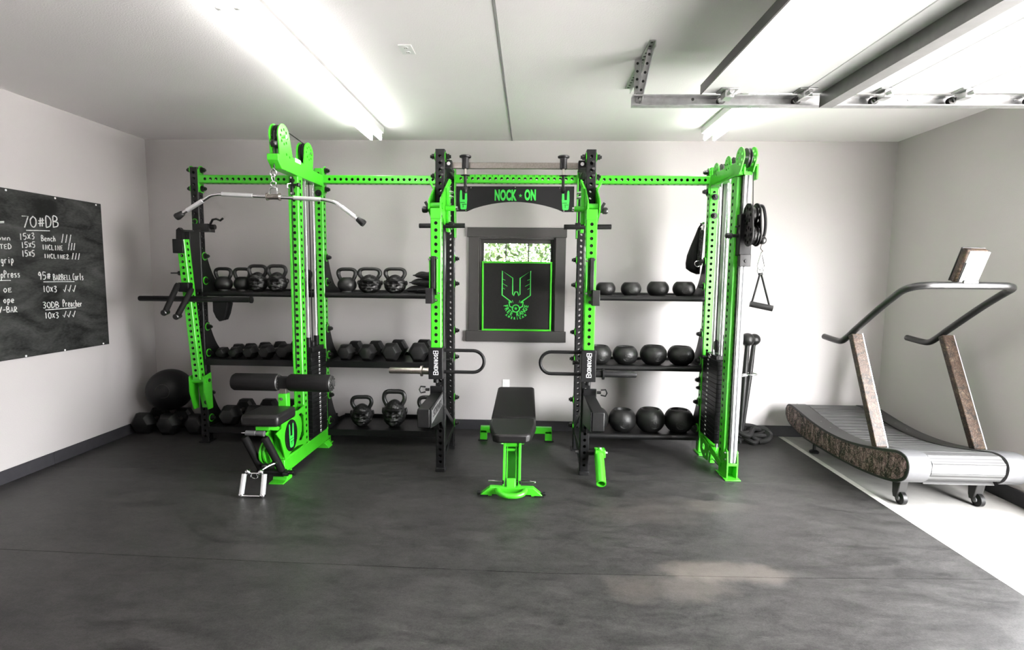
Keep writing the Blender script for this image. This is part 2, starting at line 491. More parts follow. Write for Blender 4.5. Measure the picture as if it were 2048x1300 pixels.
    def ptube(self, lo, hi, axis, sides, pitch=0.0508, hr=0.0125, c=0.006, lip=0.006):
        """square steel tube along axis with a row of real round holes in each of the given sides ('-x', '+y' ...)"""
        ax = 'xyz'.index(axis)
        oth = [i for i in range(3) if i != ax]
        L = hi[ax] - lo[ax]
        n = int((L - 0.02) / pitch)
        m0 = lo[ax] + (L - n * pitch) / 2
        seg = 16
        def V(l, i, a, j, b):
            p = [0, 0, 0]; p[ax] = l; p[i] = a; p[j] = b
            return self.bm.verts.new(p)
        self.inner = inner = []
        for i, j in ((oth[0], oth[1]), (oth[1], oth[0])):        # i = normal axis, j = tangent axis
            for s in (-1, 1):
                a = hi[i] if s > 0 else lo[i]
                ain = a - s * lip
                t0, t1 = lo[j] + c, hi[j] - c
                nm = ('+' if s > 0 else '-') + 'xyz'[i]
                q = lambda l0, l1: self.face([V(l0, i, a, j, t0), V(l0, i, a, j, t1), V(l1, i, a, j, t1), V(l1, i, a, j, t0)])
                qi = lambda l0, l1: inner.append(self.face([V(l0, i, ain, j, t0), V(l0, i, ain, j, t1), V(l1, i, ain, j, t1), V(l1, i, ain, j, t0)]))
                if nm not in sides:
                    q(lo[ax], hi[ax]); qi(lo[ax], hi[ax]); continue
                q(lo[ax], m0); q(m0 + n * pitch, hi[ax])
                qi(lo[ax], m0); qi(m0 + n * pitch, hi[ax])
                tc, hw = (t0 + t1) / 2, (t1 - t0) / 2
                for k in range(n):
                    lc = m0 + (k + 0.5) * pitch
                    out, oin, r0, r1 = [], [], [], []
                    for e in range(seg):
                        th = 2 * pi * e / seg
                        cx, sy = cos(th), sin(th)
                        mxx = max(abs(cx), abs(sy))
                        out.append(V(lc + cx / mxx * pitch / 2, i, a, j, tc + sy / mxx * hw))
                        oin.append(V(lc + cx / mxx * pitch / 2, i, ain, j, tc + sy / mxx * hw))
                        r0.append(V(lc + cx * hr, i, a, j, tc + sy * hr))
                        r1.append(V(lc + cx * hr, i, ain, j, tc + sy * hr))
                    for e in range(seg):
                        g = (e + 1) % seg
                        self.face([out[e], out[g], r0[g], r0[e]])
                        inner.append(self.face([r0[e], r0[g], r1[g], r1[e]]))
                        inner.append(self.face([oin[e], oin[g], r1[g], r1[e]]))
        i, j = oth
        for l0, l1 in ((lo[ax], hi[ax]),):
            for si, sj in ((-1, -1), (1, -1), (1, 1), (-1, 1)):
                ai = hi[i] if si > 0 else lo[i]; aj = hi[j] if sj > 0 else lo[j]
                self.face([V(l0, i, ai - si * c, j, aj), V(l0, i, ai, j, aj - sj * c), V(l1, i, ai, j, aj - sj * c), V(l1, i, ai - si * c, j, aj)])
        for l in (lo[ax], hi[ax]):
            self.face([V(l, i, lo[i] + c, j, lo[j]), V(l, i, hi[i] - c, j, lo[j]), V(l, i, hi[i], j, lo[j] + c), V(l, i, hi[i], j, hi[j] - c),
                       V(l, i, hi[i] - c, j, hi[j]), V(l, i, lo[i] + c, j, hi[j]), V(l, i, lo[i], j, hi[j] - c), V(l, i, lo[i], j, lo[j] + c)])
        return self
    def text(self, body, size, mx, ext=0.0015, sx=1.0, bold=0.0, align='CENTER', spacing=1.0):
        cu = bpy.data.curves.new('lettering', 'FONT')
        cu.body = body; cu.size = size; cu.extrude = ext; cu.offset = bold
        cu.align_x = align; cu.align_y = 'CENTER'; cu.space_character = spacing
        cu.resolution_u = 3
        ob = bpy.data.objects.new('lettering', cu)
        C.objects.link(ob)
        dg = bpy.context.evaluated_depsgraph_get()
        me = bpy.data.meshes.new_from_object(ob.evaluated_get(dg))
        me.transform(mx @ Matrix.Diagonal((sx, 1, 1, 1)))
        self.bm.from_mesh(me)
        bpy.data.objects.remove(ob); bpy.data.curves.remove(cu); bpy.data.meshes.remove(me)
        return self
    def transform(self, mx):
        bmesh.ops.transform(self.bm, matrix=mx, verts=self.bm.verts)
        return self
    def build(self, name, m, parent=None, bevel=0.0, smooth=35, label=None, shift=True):
        bm = self.bm
        if parent is not None and shift:
            q = parent; off = Vector((0, 0, 0))
            while q is not None:
                off += q.location; q = q.parent
            bmesh.ops.translate(bm, verts=bm.verts, vec=-off)
        lim = radians(smooth)
        for f in bm.faces: f.smooth = True
        bm.normal_update()
        for e in bm.edges:
            if len(e.link_faces) == 2:
                if e.calc_face_angle(3.0) > lim: e.smooth = False
        me = bpy.data.meshes.new(name)
        if getattr(self, 'inner', None):
            for f in self.inner:
                if f: f.material_index = 1
        bm.to_mesh(me); bm.free()
        me.materials.append(M[m] if isinstance(m, str) else m)
        if getattr(self, 'inner', None): me.materials.append(M['bore'])
        o = bpy.data.objects.new(name, me)
        C.objects.link(o)
        if parent is not None: o.parent = parent
        if bevel:
            bv = o.modifiers.new('bevel', 'BEVEL'); bv.width = bevel; bv.segments = 2
            bv.limit_method = 'ANGLE'; bv.angle_limit = radians(40)
        if label: o['label'] = label
        return o

def tag(o, label, cat, group=None, kind=None):
    o['label'] = label; o['category'] = cat
    if group: o['group'] = group
    if kind: o['kind'] = kind
    return o

def thing(name, label, cat, loc=(0, 0, 0), group=None):
    o = bpy.data.objects.new(name, None)
    o.empty_display_size = 0.1
    C.objects.link(o)
    o.location = loc
    return tag(o, label, cat, group)

def structure(name, mb, m, parent=None, bevel=0.0):
    o = mb.build(name, m, parent, bevel)
    o['kind'] = 'structure'
    return o

def dup(root, loc, rz=0.0, s=1.0, label=None, group=None, rx=0.0):
    """copy a thing with its parts and sub-parts; meshes are shared"""
    r = root.copy(); C.objects.link(r)
    r.location = loc; r.rotation_euler = (rx, 0, rz); r.scale = (s, s, s)
    if label: r['label'] = label
    if group: r['group'] = group
    for ch in list(root.children):
        c = ch.copy(); C.objects.link(c); c.parent = r
        for g in list(ch.children):
            d = g.copy(); C.objects.link(d); d.parent = c
    return r

def arc(c, r, a0, a1, n, plane='xz'):
    out = []
    for k in range(n + 1):
        t = a0 + (a1 - a0) * k / n
        p, q = r * cos(t), r * sin(t)
        out.append({'xz': (c[0] + p, c[1], c[2] + q), 'yz': (c[0], c[1] + p, c[2] + q), 'xy': (c[0] + p, c[1] + q, c[2])}[plane])
    return out

def disc2(c, r, n=28, ry=None):
    ry = ry or r
    return [(c[0] + r * cos(2 * pi * k / n), c[1] + ry * sin(2 * pi * k / n)) for k in range(n)]

def ring_holes(c, r, hr, n, seg=10, a0=0.0):
    return [disc2((c[0] + r * cos(a0 + 2 * pi * k / n), c[1] + r * sin(a0 + 2 * pi * k / n)), hr, seg) for k in range(n)]

def smooth_path(pts, n=6):
    """Catmull-Rom through the points"""
    P = [Vector(p) for p in pts]
    out = []
    for i in range(len(P) - 1):
        a = P[i - 1] if i else P[i] * 2 - P[i + 1]
        b, c = P[i], P[i + 1]
        d = P[i + 2] if i + 2 < len(P) else P[i + 1] * 2 - P[i]
        for k in range(n):
            t = k / n
            out.append(0.5 * ((2 * b) + (c - a) * t + (2 * a - 5 * b + 4 * c - d) * t * t + (3 * b - a - 3 * c + d) * t ** 3))
    out.append(P[-1])
    return out

def facing_y(loc, roll=0.0):
    """text plane standing upright and facing the camera (-y)"""
    return Matrix.Translation(loc) @ Matrix.Rotation(roll, 4, 'Y') @ Matrix.Rotation(radians(90), 4, 'X')

# ------------------------------------------------------------------ the room
XL, XR, YB, YF, H = -3.857, 3.4895, 5.225, -6.0, 2.8825
structure('floor', MB().box(XL - .15, XR + .15, YF - .15, YB + .15, -0.16, -0.012), 'concrete')
structure('ceiling', MB().box(XL - .15, XR + .15, YF - .15, YB + .15, H, H + .12), 'ceil')
structure('wall_left', MB().box(XL - .15, XL, YF - .15, YB + .15, -0.012, H), 'wall')
structure('wall_front', MB().box(XL, XR, YF - .15, YF, -0.012, H), 'wall')
WX0, WX1, WZ0, WZ1 = -0.508, 0.255, 1.02, 1.948
structure('wall_back', MB().box(XL, WX0, YB, YB + .15, -0.012, H).box(WX1, XR, YB, YB + .15, -0.012, H)
          .box(WX0, WX1, YB, YB + .15, -0.012, WZ0).box(WX0, WX1, YB, YB + .15, WZ1, H), 'wall')
DY0, DY1, DZ = 0.25, 3.15, 2.50     # the garage doorway in the right wall
structure('wall_right', MB().box(XR, XR + .15, DY1, YB + .15, -0.012, H).box(XR, XR + .15, YF - .15, DY0, -0.012, H)
          .box(XR, XR + .15, DY0, DY1, DZ, H), 'wall')
structure('baseboard_back', MB().box(XL, XR, YB - .012, YB, -0.012, 0.098), 'base', bevel=.003)
structure('baseboard_left', MB().box(XL, XL + .012, YF, 4.0, -0.012, 0.098).box(XL, XL + .012, 4.003, YB - .012, -0.012, 0.098), 'base', bevel=.002)
structure('baseboard_right', MB().box(XR - .012, XR, DY1 + .02, YB - .012, -0.012, 0.098), 'base', bevel=.003)
structure('trim_1', MB().box(-0.196, -0.184, 1.0, YB, H - .004, H), 'seam')
structure('trim_2', MB().box(2.511, 2.570, .9, 5.205, -0.012, -0.009), 'strip')
structure('ground', MB().box(XR + .15, 40, -25, 45, -0.2, -0.03), 'apron')
structure('lawn', MB().box(-30, XR + .15, YB + .15, 45, -0.25, -0.06), 'lawn')

# window in the back wall
wn = bpy.data.objects.new('window_1', None); C.objects.link(wn); wn.location = (-0.13, YB, 1.0); wn['kind'] = 'structure'
MB().box(-.622, .362, 5.193, 5.225, 1.95, 2.043).build('casing_head', 'casing', wn, .003)
MB().box(-.607, -.506, 5.200, 5.225, 1.018, 1.95).build('casing_side', 'casing', wn, .003)
MB().box(.254, .354, 5.200, 5.225, 1.018, 1.95).build('casing_side', 'casing', wn, .003)
MB().box(-.634, .370, 5.190, 5.225, .910, 1.018).build('casing_sill', 'casing', wn, .003)
MB().box(-.508, -.490, 5.225, 5.36, 1.02, 1.948).box(.237, .255, 5.225, 5.36, 1.02, 1.948).box(-.49, .237, 5.225, 5.36, 1.93, 1.948) \
    .box(-.49, .237, 5.225, 5.36, 1.02, 1.032).build('jamb', 'casing', wn, .002)
MB().box(-.49, -.462, 5.275, 5.32, 1.032, 1.93).box(.207, .237, 5.275, 5.32, 1.032, 1.93).box(-.462, .207, 5.275, 5.32, 1.893, 1.93) \
    .box(-.462, .207, 5.275, 5.32, 1.032, 1.075).box(-.462, .207, 5.275, 5.32, 1.46, 1.50).build('sash', 'casing', wn, .003)
for x in (-.240, -.014):
    MB().box(x - .006, x + .006, 5.285, 5.305, 1.50, 1.893).build('muntin', 'casing', wn)
MB().box(-.466, .211, 5.294, 5.298, 1.07, 1.90).build('glass', 'glass', wn)

# rubber flooring
def mat_slab(x0, x1, near, far, label):
    poly = [(x0, near[0])] + [(x, y) for x, y in near[1]] + [(x1, near[2]), (x1, far[2])] + [(x, y) for x, y in far[1][::-1]] + [(x0, far[0])]
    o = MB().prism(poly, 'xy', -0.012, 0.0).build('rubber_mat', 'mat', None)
    return tag(o, label, 'rubber mat', 'black rubber mats covering the floor')
seamA = (2.735, [(-2.97, 2.718), (-1.4, 2.672), (0.13, 2.640), (1.4, 2.664)], 2.709)
seamB = (2.731, [(-2.97, 2.714), (-1.4, 2.668), (0.13, 2.636), (1.4, 2.660)], 2.705)
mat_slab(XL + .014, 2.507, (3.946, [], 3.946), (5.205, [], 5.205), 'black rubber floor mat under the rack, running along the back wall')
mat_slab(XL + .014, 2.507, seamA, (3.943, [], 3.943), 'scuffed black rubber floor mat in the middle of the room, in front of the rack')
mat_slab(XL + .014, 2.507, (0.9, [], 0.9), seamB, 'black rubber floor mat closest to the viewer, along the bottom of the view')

# ------------------------------------------------------------------ ceiling fittings
def strip_light(x, y0, y1, label):
    t = thing('ceiling_light', label, 'strip light', (x, (y0 + y1) / 2, H), 'fluorescent strip lights on the ceiling')
    MB().box(x - .072, x + .072, y0 + .02, y1 - .02, H - .055, H).build('housing', 'white', t, .006)
    for s in (-1, 1):
        q = x + s * .042
        MB().cyl((q, y0 + .05, H - .098), (q, y1 - .05, H - .098), .0165, seg=14).build('tube', 'tube', t)
    for y in (y0 + .03, y1 - .03):
        for s in (-1, 1):
            MB().box(x + s * .042 - .012, x + s * .042 + .012, y - .012, y + .012, H - .118, H - .05).build('lamp_holder', 'white', t, .004)
strip_light(-1.395, 2.43, 4.80, 'long white fluorescent strip light left of the ceiling joint, running to the back wall')
strip_light(-1.395, -0.02, 2.40, 'fluorescent strip light of which only the tube end shows at the top edge, upper left')
strip_light(1.555, 3.40, 4.78, 'fluorescent strip light right of the ceiling joint, partly behind the overhead garage door')

t = thing('ceiling_outlet', 'white double socket outlet on the ceiling between strip light and joint', 'outlet', (-.736, 3.16, H))
MB().box(-.775, -.697, 3.10, 3.222, H - .007, H).build('cover_plate', 'white', t, .002)
for y in (3.13, 3.19):
    MB().prism(disc2((-.736, y), .017, 16), 'xy', H - .0095, H - .006).build('socket', 'doorwhite', t)
    MB().box(-.743, -.740, y - .006, y + .006, H - .0102, H - .009).box(-.732, -.729, y - .006, y + .006, H - .0102, H - .009).build('slot', 'dgrey', t)
t = thing('wall_outlet', 'small white outlet plate low on the back wall behind the bench', 'outlet', (-.223, YB, .46))
MB().box(-.259, -.188, YB - .007, YB, .405, .52).build('cover_plate', 'white', t, .002)
for z in (.437, .488):
    MB().box(-.239, -.208, YB - .0095, YB - .006, z - .017, z + .017).build('socket', 'doorwhite', t, .003)

# ------------------------------------------------------------------ overhead garage door and its track
gd = bpy.data.objects.new('door_1', None); C.objects.link(gd); gd.location = (2.0, .8, 2.65); gd['kind'] = 'structure'
gd['label'] = 'white sectional garage door rolled up under the ceiling at upper right'
xs = [0.985, 1.555, 2.005, 2.45, 2.895, 3.34]
for a, b in zip(xs, xs[1:]):
    MB().box(a + .0015, b - .0015, -1.68, 3.20, 2.645, 2.690).build('door_section', 'doorwhite', gd, .004)
m = MB()
m.prism([(1.67, 2.644), (1.67, 2.565), (1.745, 2.565), (1.745, 2.572), (1.678, 2.572), (1.678, 2.636), (1.76, 2.636), (1.76, 2.644)], 'xz', -1.68, 3.20)
m.build('strut', 'strut', gd)
MB().box(.982, .990, -1.68, 3.20, 2.640, 2.692).build('edge_seal', 'dgrey', gd)
for i, x in enumerate((1.12, 1.559, 2.007, 2.453, 2.892)):
    MB().box(x - .05, x + .05, 3.10, 3.19, 2.638, 2.6445).box(x - .02, x + .03, 3.12, 3.20, 2.60, 2.642).cyl((x, 3.08, 2.618), (x, 3.24, 2.618), .012).build('hinge', 'galv', gd, .002)
    MB().cyl((x, 3.235, 2.618), (x, 3.262, 2.618), .023, seg=18).build('roller', 'dgrey', gd)
    MB().obox((x - .035, 3.19, 2.60), (x + .055, 3.19, 2.652), .012, .02).cyl((x + .02, 3.17, 2.626), (x + .02, 3.215, 2.626), .011).build('hinge_bracket', 'blackbolt' if i else 'galv', gd)
MB().box(1.62, 1.70, 1.55, 1.63, 2.60, 2.645).build('lock_bracket', 'galv', gd, .004)

t = thing('door_track', 'galvanised garage door track hanging from an angle bracket under the ceiling', 'door track', (.62, 3.27, 2.64))
m = MB()
m.prism([(3.235, 2.652), (3.29, 2.652), (3.29, 2.590), (3.235, 2.590), (3.235, 2.597), (3.284, 2.597), (3.284, 2.645), (3.235, 2.645)], 'yz', .598, 3.42)
m.build('rail', 'galv', t)
for x in (.64, .95, 1.6, 2.2, 2.8):
    MB().cyl((x, 3.230, 2.622), (x, 3.236, 2.622), .009, seg=10).build('bolt', 'chrome', t)
def perf_angle(p0, p1, w, name):
    """punched angle iron"""
    p0, p1 = Vector(p0), Vector(p1)
    d = (p1 - p0); n = max(2, int(d.length / .045)); d.normalize()
    mb = MB(); mb.obox(p0, p1, w, .004, side=(1, 0, 0) if abs(d.x) < .5 else (0, 0, 1))
    sd = Vector((1, 0, 0)); nn = d.cross(sd).normalized()
    mb.obox(p0 + sd * w / 2 + nn * w / 2, p1 + sd * w / 2 + nn * w / 2, .004, w, side=(1, 0, 0))
    o = mb.build(name, 'galv', t)
    h = MB()
    for k in range(n):
        c = p0 + d * ((k + .5) * (p1 - p0).length / n)
        h.cyl(c - nn * .0032, c + nn * .0032, .008, seg=10)
    h.build('punch_hole', 'dgrey', o)
perf_angle((.665, 3.05, 2.879), (.665, 3.80, 2.879), .034, 'ceiling_angle')
perf_angle((.632, 3.30, 2.875), (.632, 3.30, 2.60), .034, 'drop_angle')
perf_angle((.675, 3.16, 2.875), (.640, 3.285, 2.62), .030, 'brace_angle')

# ------------------------------------------------------------------ chalkboard with handwriting
t = thing('chalkboard', 'large black chalkboard with handwritten workout lists on the left wall', 'chalkboard', (XL, 3.9, 1.53))
MB().box(XL + .002, XL + .012, 2.6, 4.622, .905, 2.168).build('board', 'chalkboard', t, .002)
for y, z in ((3.769, 2.153), (4.168, 2.153), (4.567, 2.152), (4.554, .918), (4.162, .914), (3.826, .916), (3.3, 2.153), (3.3, .916)):
    MB().cyl((XL + .011, y, z), (XL + .0145, y, z), .0075, seg=10).build('screw', 'white', t)

G = {  # single-stroke handwriting on a 4 x 6 grid
    '7': [[(0, 6), (4, 6), (1.2, 0)]], '0': [[(2, 6), (.3, 4.4), (.3, 1.5), (2, 0), (3.7, 1.6), (3.7, 4.5), (2, 6)]],
    '#': [[(1.2, .6), (1.8, 5.2)], [(2.8, .6), (3.3, 5.2)], [(.2, 2), (4, 2.2)], [(.4, 3.7), (4.2, 3.9)]],
    'D': [[(.3, 0), (.5, 6), (2.6, 5.6), (3.9, 3.4), (3, .9), (.3, 0)]], 'B': [[(.3, 0), (.4, 6), (2.8, 5.6), (2.9, 4), (.6, 3.2), (3.4, 2.6), (3.3, .6), (.3, 0)]],
    '1': [[(2, 0), (2, 6)]], '5': [[(3.6, 6), (.8, 6), (.6, 3.5), (2.8, 3.6), (3.5, 1.8), (2.2, .2), (.4, .4)]],
    'x': [[(.4, .6), (3.6, 5)], [(.5, 5), (3.5, .4)]], '3': [[(.4, 5.6), (2.6, 6), (3.3, 4.6), (1.4, 3.2), (3.5, 2.2), (2.4, .1), (.3, .4)]],
    'e': [[(.5, 1.8), (3.3, 2.2), (2.6, 3.6), (1, 3.3), (.5, 1.4), (1.6, 0), (3.4, .6)]], 'n': [[(.5, 0), (.6, 3.4)], [(.6, 2.4), (2, 3.6), (3.2, 2.6), (3.3, 0)]],
    'c': [[(3.2, 3), (1.8, 3.6), (.6, 1.9), (1.7, .1), (3.3, .6)]], 'h': [[(.5, 0), (.7, 6)], [(.6, 2.2), (2, 3.6), (3.2, 2.4), (3.3, 0)]],
    'I': [[(2, 0), (2, 5.4)]], 'N': [[(.4, 0), (.5, 5.2), (3.4, 0), (3.6, 5.3)]], 'C': [[(3.6, 5), (2, 5.6), (.5, 3), (1.6, .2), (3.6, .7)]],
    'L': [[(.6, 5.6), (.6, .1), (3.4, .2)]], 'E': [[(3.4, 5.4), (.6, 5.2), (.6, .1), (3.4, .3)], [(.6, 2.8), (2.8, 2.9)]],
    '2': [[(.5, 4.8), (2, 6), (3.3, 4.6), (.5, .2), (3.8, .3)]], '9': [[(3.3, 4.2), (1.8, 6), (.5, 4.4), (1.6, 3), (3.3, 4.4), (3, 0)]],
    'A': [[(.2, 0), (1.9, 5.6), (3.6, 0)], [(.8, 2), (3, 2.1)]], 'R': [[(.4, 0), (.5, 5.6), (2.8, 5.2), (2.8, 3.4), (.6, 2.8), (3.5, 0)]],
    'u': [[(.5, 3.5), (.7, .6), (2, 0), (3.2, 1), (3.3, 3.5)], [(3.3, 3.5), (3.5, 0)]], 'r': [[(.6, 0), (.7, 3.5)], [(.7, 2.4), (1.8, 3.5), (3, 3.2)]],
    'l': [[(2, 6), (2, 0)]], 's': [[(3.1, 3.3), (1.2, 3.3), (1.4, 2), (3, 1.6), (2.6, .1), (.6, .2)]], 'P': [[(.4, 0), (.6, 6), (3, 5.7), (3.2, 3.8), (.6, 2.9)]],
    'a': [[(3, 3), (1.4, 3.5), (.5, 1.5), (1.5, .1), (3, 1.4), (3.1, 3.4), (3.4, 0)]], 'o': [[(2, 3.6), (.5, 2), (1.8, 0), (3.4, 1.7), (2, 3.6)]],
    'w': [[(.2, 3.5), (1.1, 0), (2, 2.6), (2.9, 0), (3.9, 3.5)]], 'T': [[(2, 0), (2, 5.5)], [(.2, 5.4), (3.8, 5.6)]], 'g': [[(3, 3), (1.3, 3.5), (.6, 1.6), (1.6, .3), (3, 1.6), (3.1, 3.4), (2.8, -2), (.8, -1.6)]],
    'i': [[(2, 0), (2, 3.4)], [(2, 4.6), (2.1, 4.9)]], 'p': [[(.6, -2.2), (.7, 3.5)], [(.7, 2.8), (2.2, 3.6), (3.4, 1.8), (2, .1), (.7, .8)]],
    'O': [[(2, 5.5), (.4, 3), (1.8, .1), (3.6, 2.8), (2, 5.5)]], '-': [[(.4, 2.6), (3.4, 2.7)]], '/': [[(.5, .4), (1.2, 0), (3.6, 6)]], 'v': [[(.3, 2.2), (1.4, 0), (4, 6)]],
    '_': [[(0, 0), (2, .3), (4, .1)]], '=': [[(0, 3), (4, 3.2)], [(0, .8), (4, 1)]], 't': [[(2, 6), (1.8, .4), (3, .2)], [(.6, 4), (3.4, 4.1)]],
}
def chalk(body, y0, z0, y1, z1, h, rad=.0032):
    mb = MB(); n = len(body)
    rnd = random.Random(body + str(y0))
    for k, ch in enumerate(body):
        for st in G.get(ch, []):
            pts = []
            for gx, gz in st:
                f = (k + .08 + gx / 4 * .78 + rnd.uniform(-.02, .02)) / n
                pts.append((XL + .0125, y0 + (y1 - y0) * f, z0 + (z1 - z0) * f + (gz + rnd.uniform(-.15, .15)) / 6 * h))
            mb.tube(smooth_path(pts, 4) if len(pts) > 3 and ch not in 'NEATLIw' else pts, rad, seg=6)
    mb.build('chalk_writing', 'chalk', t)
for a in (('70#DB', 3.87, 1.891, 4.19, 1.921, .087, .0042), ('_', 3.88, 1.872, 4.13, 1.888, .01, .004), ('15x3', 3.84, 1.796, 3.97, 1.812, .047), ('15x5', 3.85, 1.737, 3.97, 1.747, .043), ('15x5', 3.85, 1.672, 3.96, 1.677, .046),
          ('Bench', 4.02, 1.800, 4.15, 1.805, .043), ('///', 4.19, 1.800, 4.30, 1.802, .069), ('INCLINE', 4.02, 1.734, 4.21, 1.735, .043), ('///', 4.25, 1.741, 4.33, 1.745, .058),
          ('INCLINE2', 4.03, 1.668, 4.26, 1.667, .037), ('///', 4.28, 1.666, 4.37, 1.666, .052), ('95#', 3.97, 1.499, 4.08, 1.498, .058), ('BARBELL', 4.10, 1.492, 4.27, 1.492, .046),
          ('Curls', 4.28, 1.492, 4.39, 1.492, .058), ('_', 3.98, 1.480, 4.35, 1.479, .01, .0036), ('10x3', 4.00, 1.400, 4.13, 1.396, .048), ('vvv', 4.18, 1.395, 4.31, 1.391, .057),
          ('30DB', 3.99, 1.274, 4.14, 1.267, .047), ('Preacher', 4.17, 1.275, 4.36, 1.264, .053), ('_', 3.98, 1.257, 4.35, 1.259, .01, .0042), ('10x3', 4.00, 1.190, 4.13, 1.184, .047), ('vvv', 4.16, 1.187, 4.29, 1.179, .052),
          ('Down', 3.64, 1.785, 3.78, 1.788, .036), ('SEATED'.replace('S', 's'), 3.60, 1.718, 3.78, 1.726, .036), ('grip', 3.69, 1.617, 3.79, 1.623, .050), ('pPress', 3.68, 1.511, 3.83, 1.518, .050),
          ('_', 3.66, 1.493, 3.77, 1.493, .01), ('OE', 3.69, 1.406, 3.76, 1.407, .034), ('ope', 3.685, 1.330, 3.77, 1.327, .046), ('W-BAR'.replace('W', 'v'), 3.645, 1.261, 3.79, 1.256, .042), ('=', 3.69, 1.905, 3.745, 1.912, .022)):
    chalk(*a)

# ------------------------------------------------------------------ framed sign standing in the window
t = thing('window_sign', 'black sign with winged skull emblem in a bright green frame, standing in the window', 'sign', (-.126, 5.212, 1.02))
MB().box(-.458, .206, 5.206, 5.222, 1.036, 1.695).build('panel', 'board', t)
for b in ((-.474, -.456, 1.02, 1.711), (.204, .222, 1.02, 1.711), (-.456, .204, 1.693, 1.711), (-.456, .204, 1.02, 1.038)):
    MB().box(b[0], b[1], 5.196, 5.224, b[2], b[3]).build('frame', 'green', t, .002)
def EX(u, v):      # emblem coordinates measured on the sign
    return (-.474 + (u / 5 + 920 - 964) * .696 / 140, 5.2045, 1.711 - (v / 5 + 440 - 523) * .686 / 138)
m = MB()
def stroke(pts, r=.0068):
    m.tube([EX(*p) for p in pts], r, seg=6)
for s in (1, -1):
    f = lambda u, v: (565 + s * (u - 565), v)
    stroke([f(*p) for p in ((520, 822), (423, 750), (424, 508), (528, 580), (528, 742), (539, 756), (553, 718), (566, 718))])
    stroke([f(*p) for p in ((494, 815), (500, 862), (538, 880))])
    stroke([f(*p) for p in ((494, 818), (520, 826))])
    for a, b in (((428, 590), (455, 602)), ((430, 636), (476, 662)), ((432, 680), (452, 692))):
        stroke([f(*a), f(*b)], .0028)
    stroke([f(527, 800), f(534, 826)], .003)
m.tube([EX(563 + 36 * cos(q * pi / 14), 884 + 36 * sin(q * pi / 14)) for q in range(28)], .0062, seg=6, closed=True)
m.prism([(EX(563, 884)[0] + (.019 if k % 2 == 0 else .008) * sin(k * pi / 5), EX(563, 884)[2] + (.019 if k % 2 == 0 else .008) * cos(k * pi / 5)) for k in range(10)], 'xz', 5.202, 5.206)
m.build('emblem', 'green_cloth', t)
for word, R, size, span, nm in (('FREE RANGE', 107, .058, 1.36, 'lettering'), ('AMERICAN', 147, .030, .70, 'lettering')):
    m = MB(); n = len(word)
    cx, _, cz = EX(565, 838)
    rr = R / 5 * .686 / 138
    for k, ch in enumerate(word):
        if ch == ' ': continue
        a = -span + 2 * span * k / (n - 1)
        px, pz = cx + rr * sin(a), cz - rr * cos(a)
        m.text(ch, size, facing_y((px, 5.205, pz), roll=-a), .001, sx=.78, bold=.0018)
    m.build(nm, 'green_cloth', t)

# ------------------------------------------------------------------ the rack: one bolted frame
P1, P2, P3, P4, P5 = -2.985, -1.868, -0.705, 0.450, 1.575
RY0, RY1, HW = 4.62, 4.692, 0.036
rack = thing('power_rack', 'black and bright green steel rack with shelves standing along the back wall', 'rack', (-.7, 4.65, 0))
def post(x, y0, top, m, z0=.012, sides=('-y', '+y', '-x', '+x'), foot=True):
    o = MB().ptube((x - HW, y0, z0), (x + HW, y0 + .072, top), 'z', sides).build('upright', m, rack)
    if foot:
        MB().box(x - .05, x + .05, y0 - .02, y0 + .092, 0, z0).build('foot_plate', m, o, .002)
    return o
post(P1, RY0, 2.495, 'black')
post(P2, RY0, 2.49, 'green', sides=('-y', '+x', '-x'))
post(P3, RY0, 2.44, 'black')
post(P4, RY0, 2.44, 'black')
post(P5, RY0, 2.512, 'green', sides=('-y', '-x', '+x'))
for x in (-.692, .453):
    o = post(x, 4.03, 2.52, 'black', z0=.03, sides=('-y', '+y', '-x'), foot=False)
    MB().box(x - .04, x + .04, 4.02, 4.112, 0, .032).build('rubber_foot', 'rubber', o, .004)
def beam(x0, x1, z, m='green', sides=('-y', '+y', '-z'), y0=RY0):
    o = MB().ptube((x0, y0, z - HW), (x1, y0 + .072, z + HW), 'x', sides).build('crossbeam', m, rack)
    return o
for a, b, z, nm in ((P1, P2, 2.393, 0), (P2, P3, 2.396, 0), (P3, P4, 2.408, 1), (P4, P5, 2.406, 0)):
    o = beam(a + HW + .008, b - HW - .008, z)
    for x, s in ((a + HW, 1), (b - HW, -1)):
        MB().box(min(x, x + s * .009), max(x, x + s * .009), RY0 - .001, RY1 + .001, z - .115, z + .085).build('end_plate', 'green', o, .002)
    if nm:
        m = MB()
        for k in range(1, 21):
            m.text(str(k), .022, facing_y((a + HW + .03 + .0508 * k, RY0 - .0005, z + .024)), .0004, bold=.0004)
        m.build('numbers', 'black', o)
        for x in (a + HW + .004, b - HW - .012):      # tall flange plates
            MB().box(x, x + .008, RY0 - .03, RY1, 1.90, 2.45).build('flange', 'green', o, .002)
# depth members tying front and rear uprights of the middle bay
for x in (P3 + .006, P4):
    MB().ptube((x - HW, 4.102, 2.405), (x + HW, RY0, 2.477), 'y', ('-x', '+x')).build('side_beam', 'black', rack)
    s = 1 if x < 0 else -1
    MB().box(x - HW, x + HW, 4.102, RY0, .17, .215).build('side_beam', 'black', rack, .003)
    MB().obox((x + s * .024, 4.60, .21), (x + s * .02, 4.11, .05), .012, .05, side=(1, 0, 0)).build('brace', 'black', rack, .002)
    MB().obox((x + s * .02, 4.12, .50), (x + s * .024, 4.60, .24), .010, .045, side=(1, 0, 0)).build('brace', 'black', rack, .002)

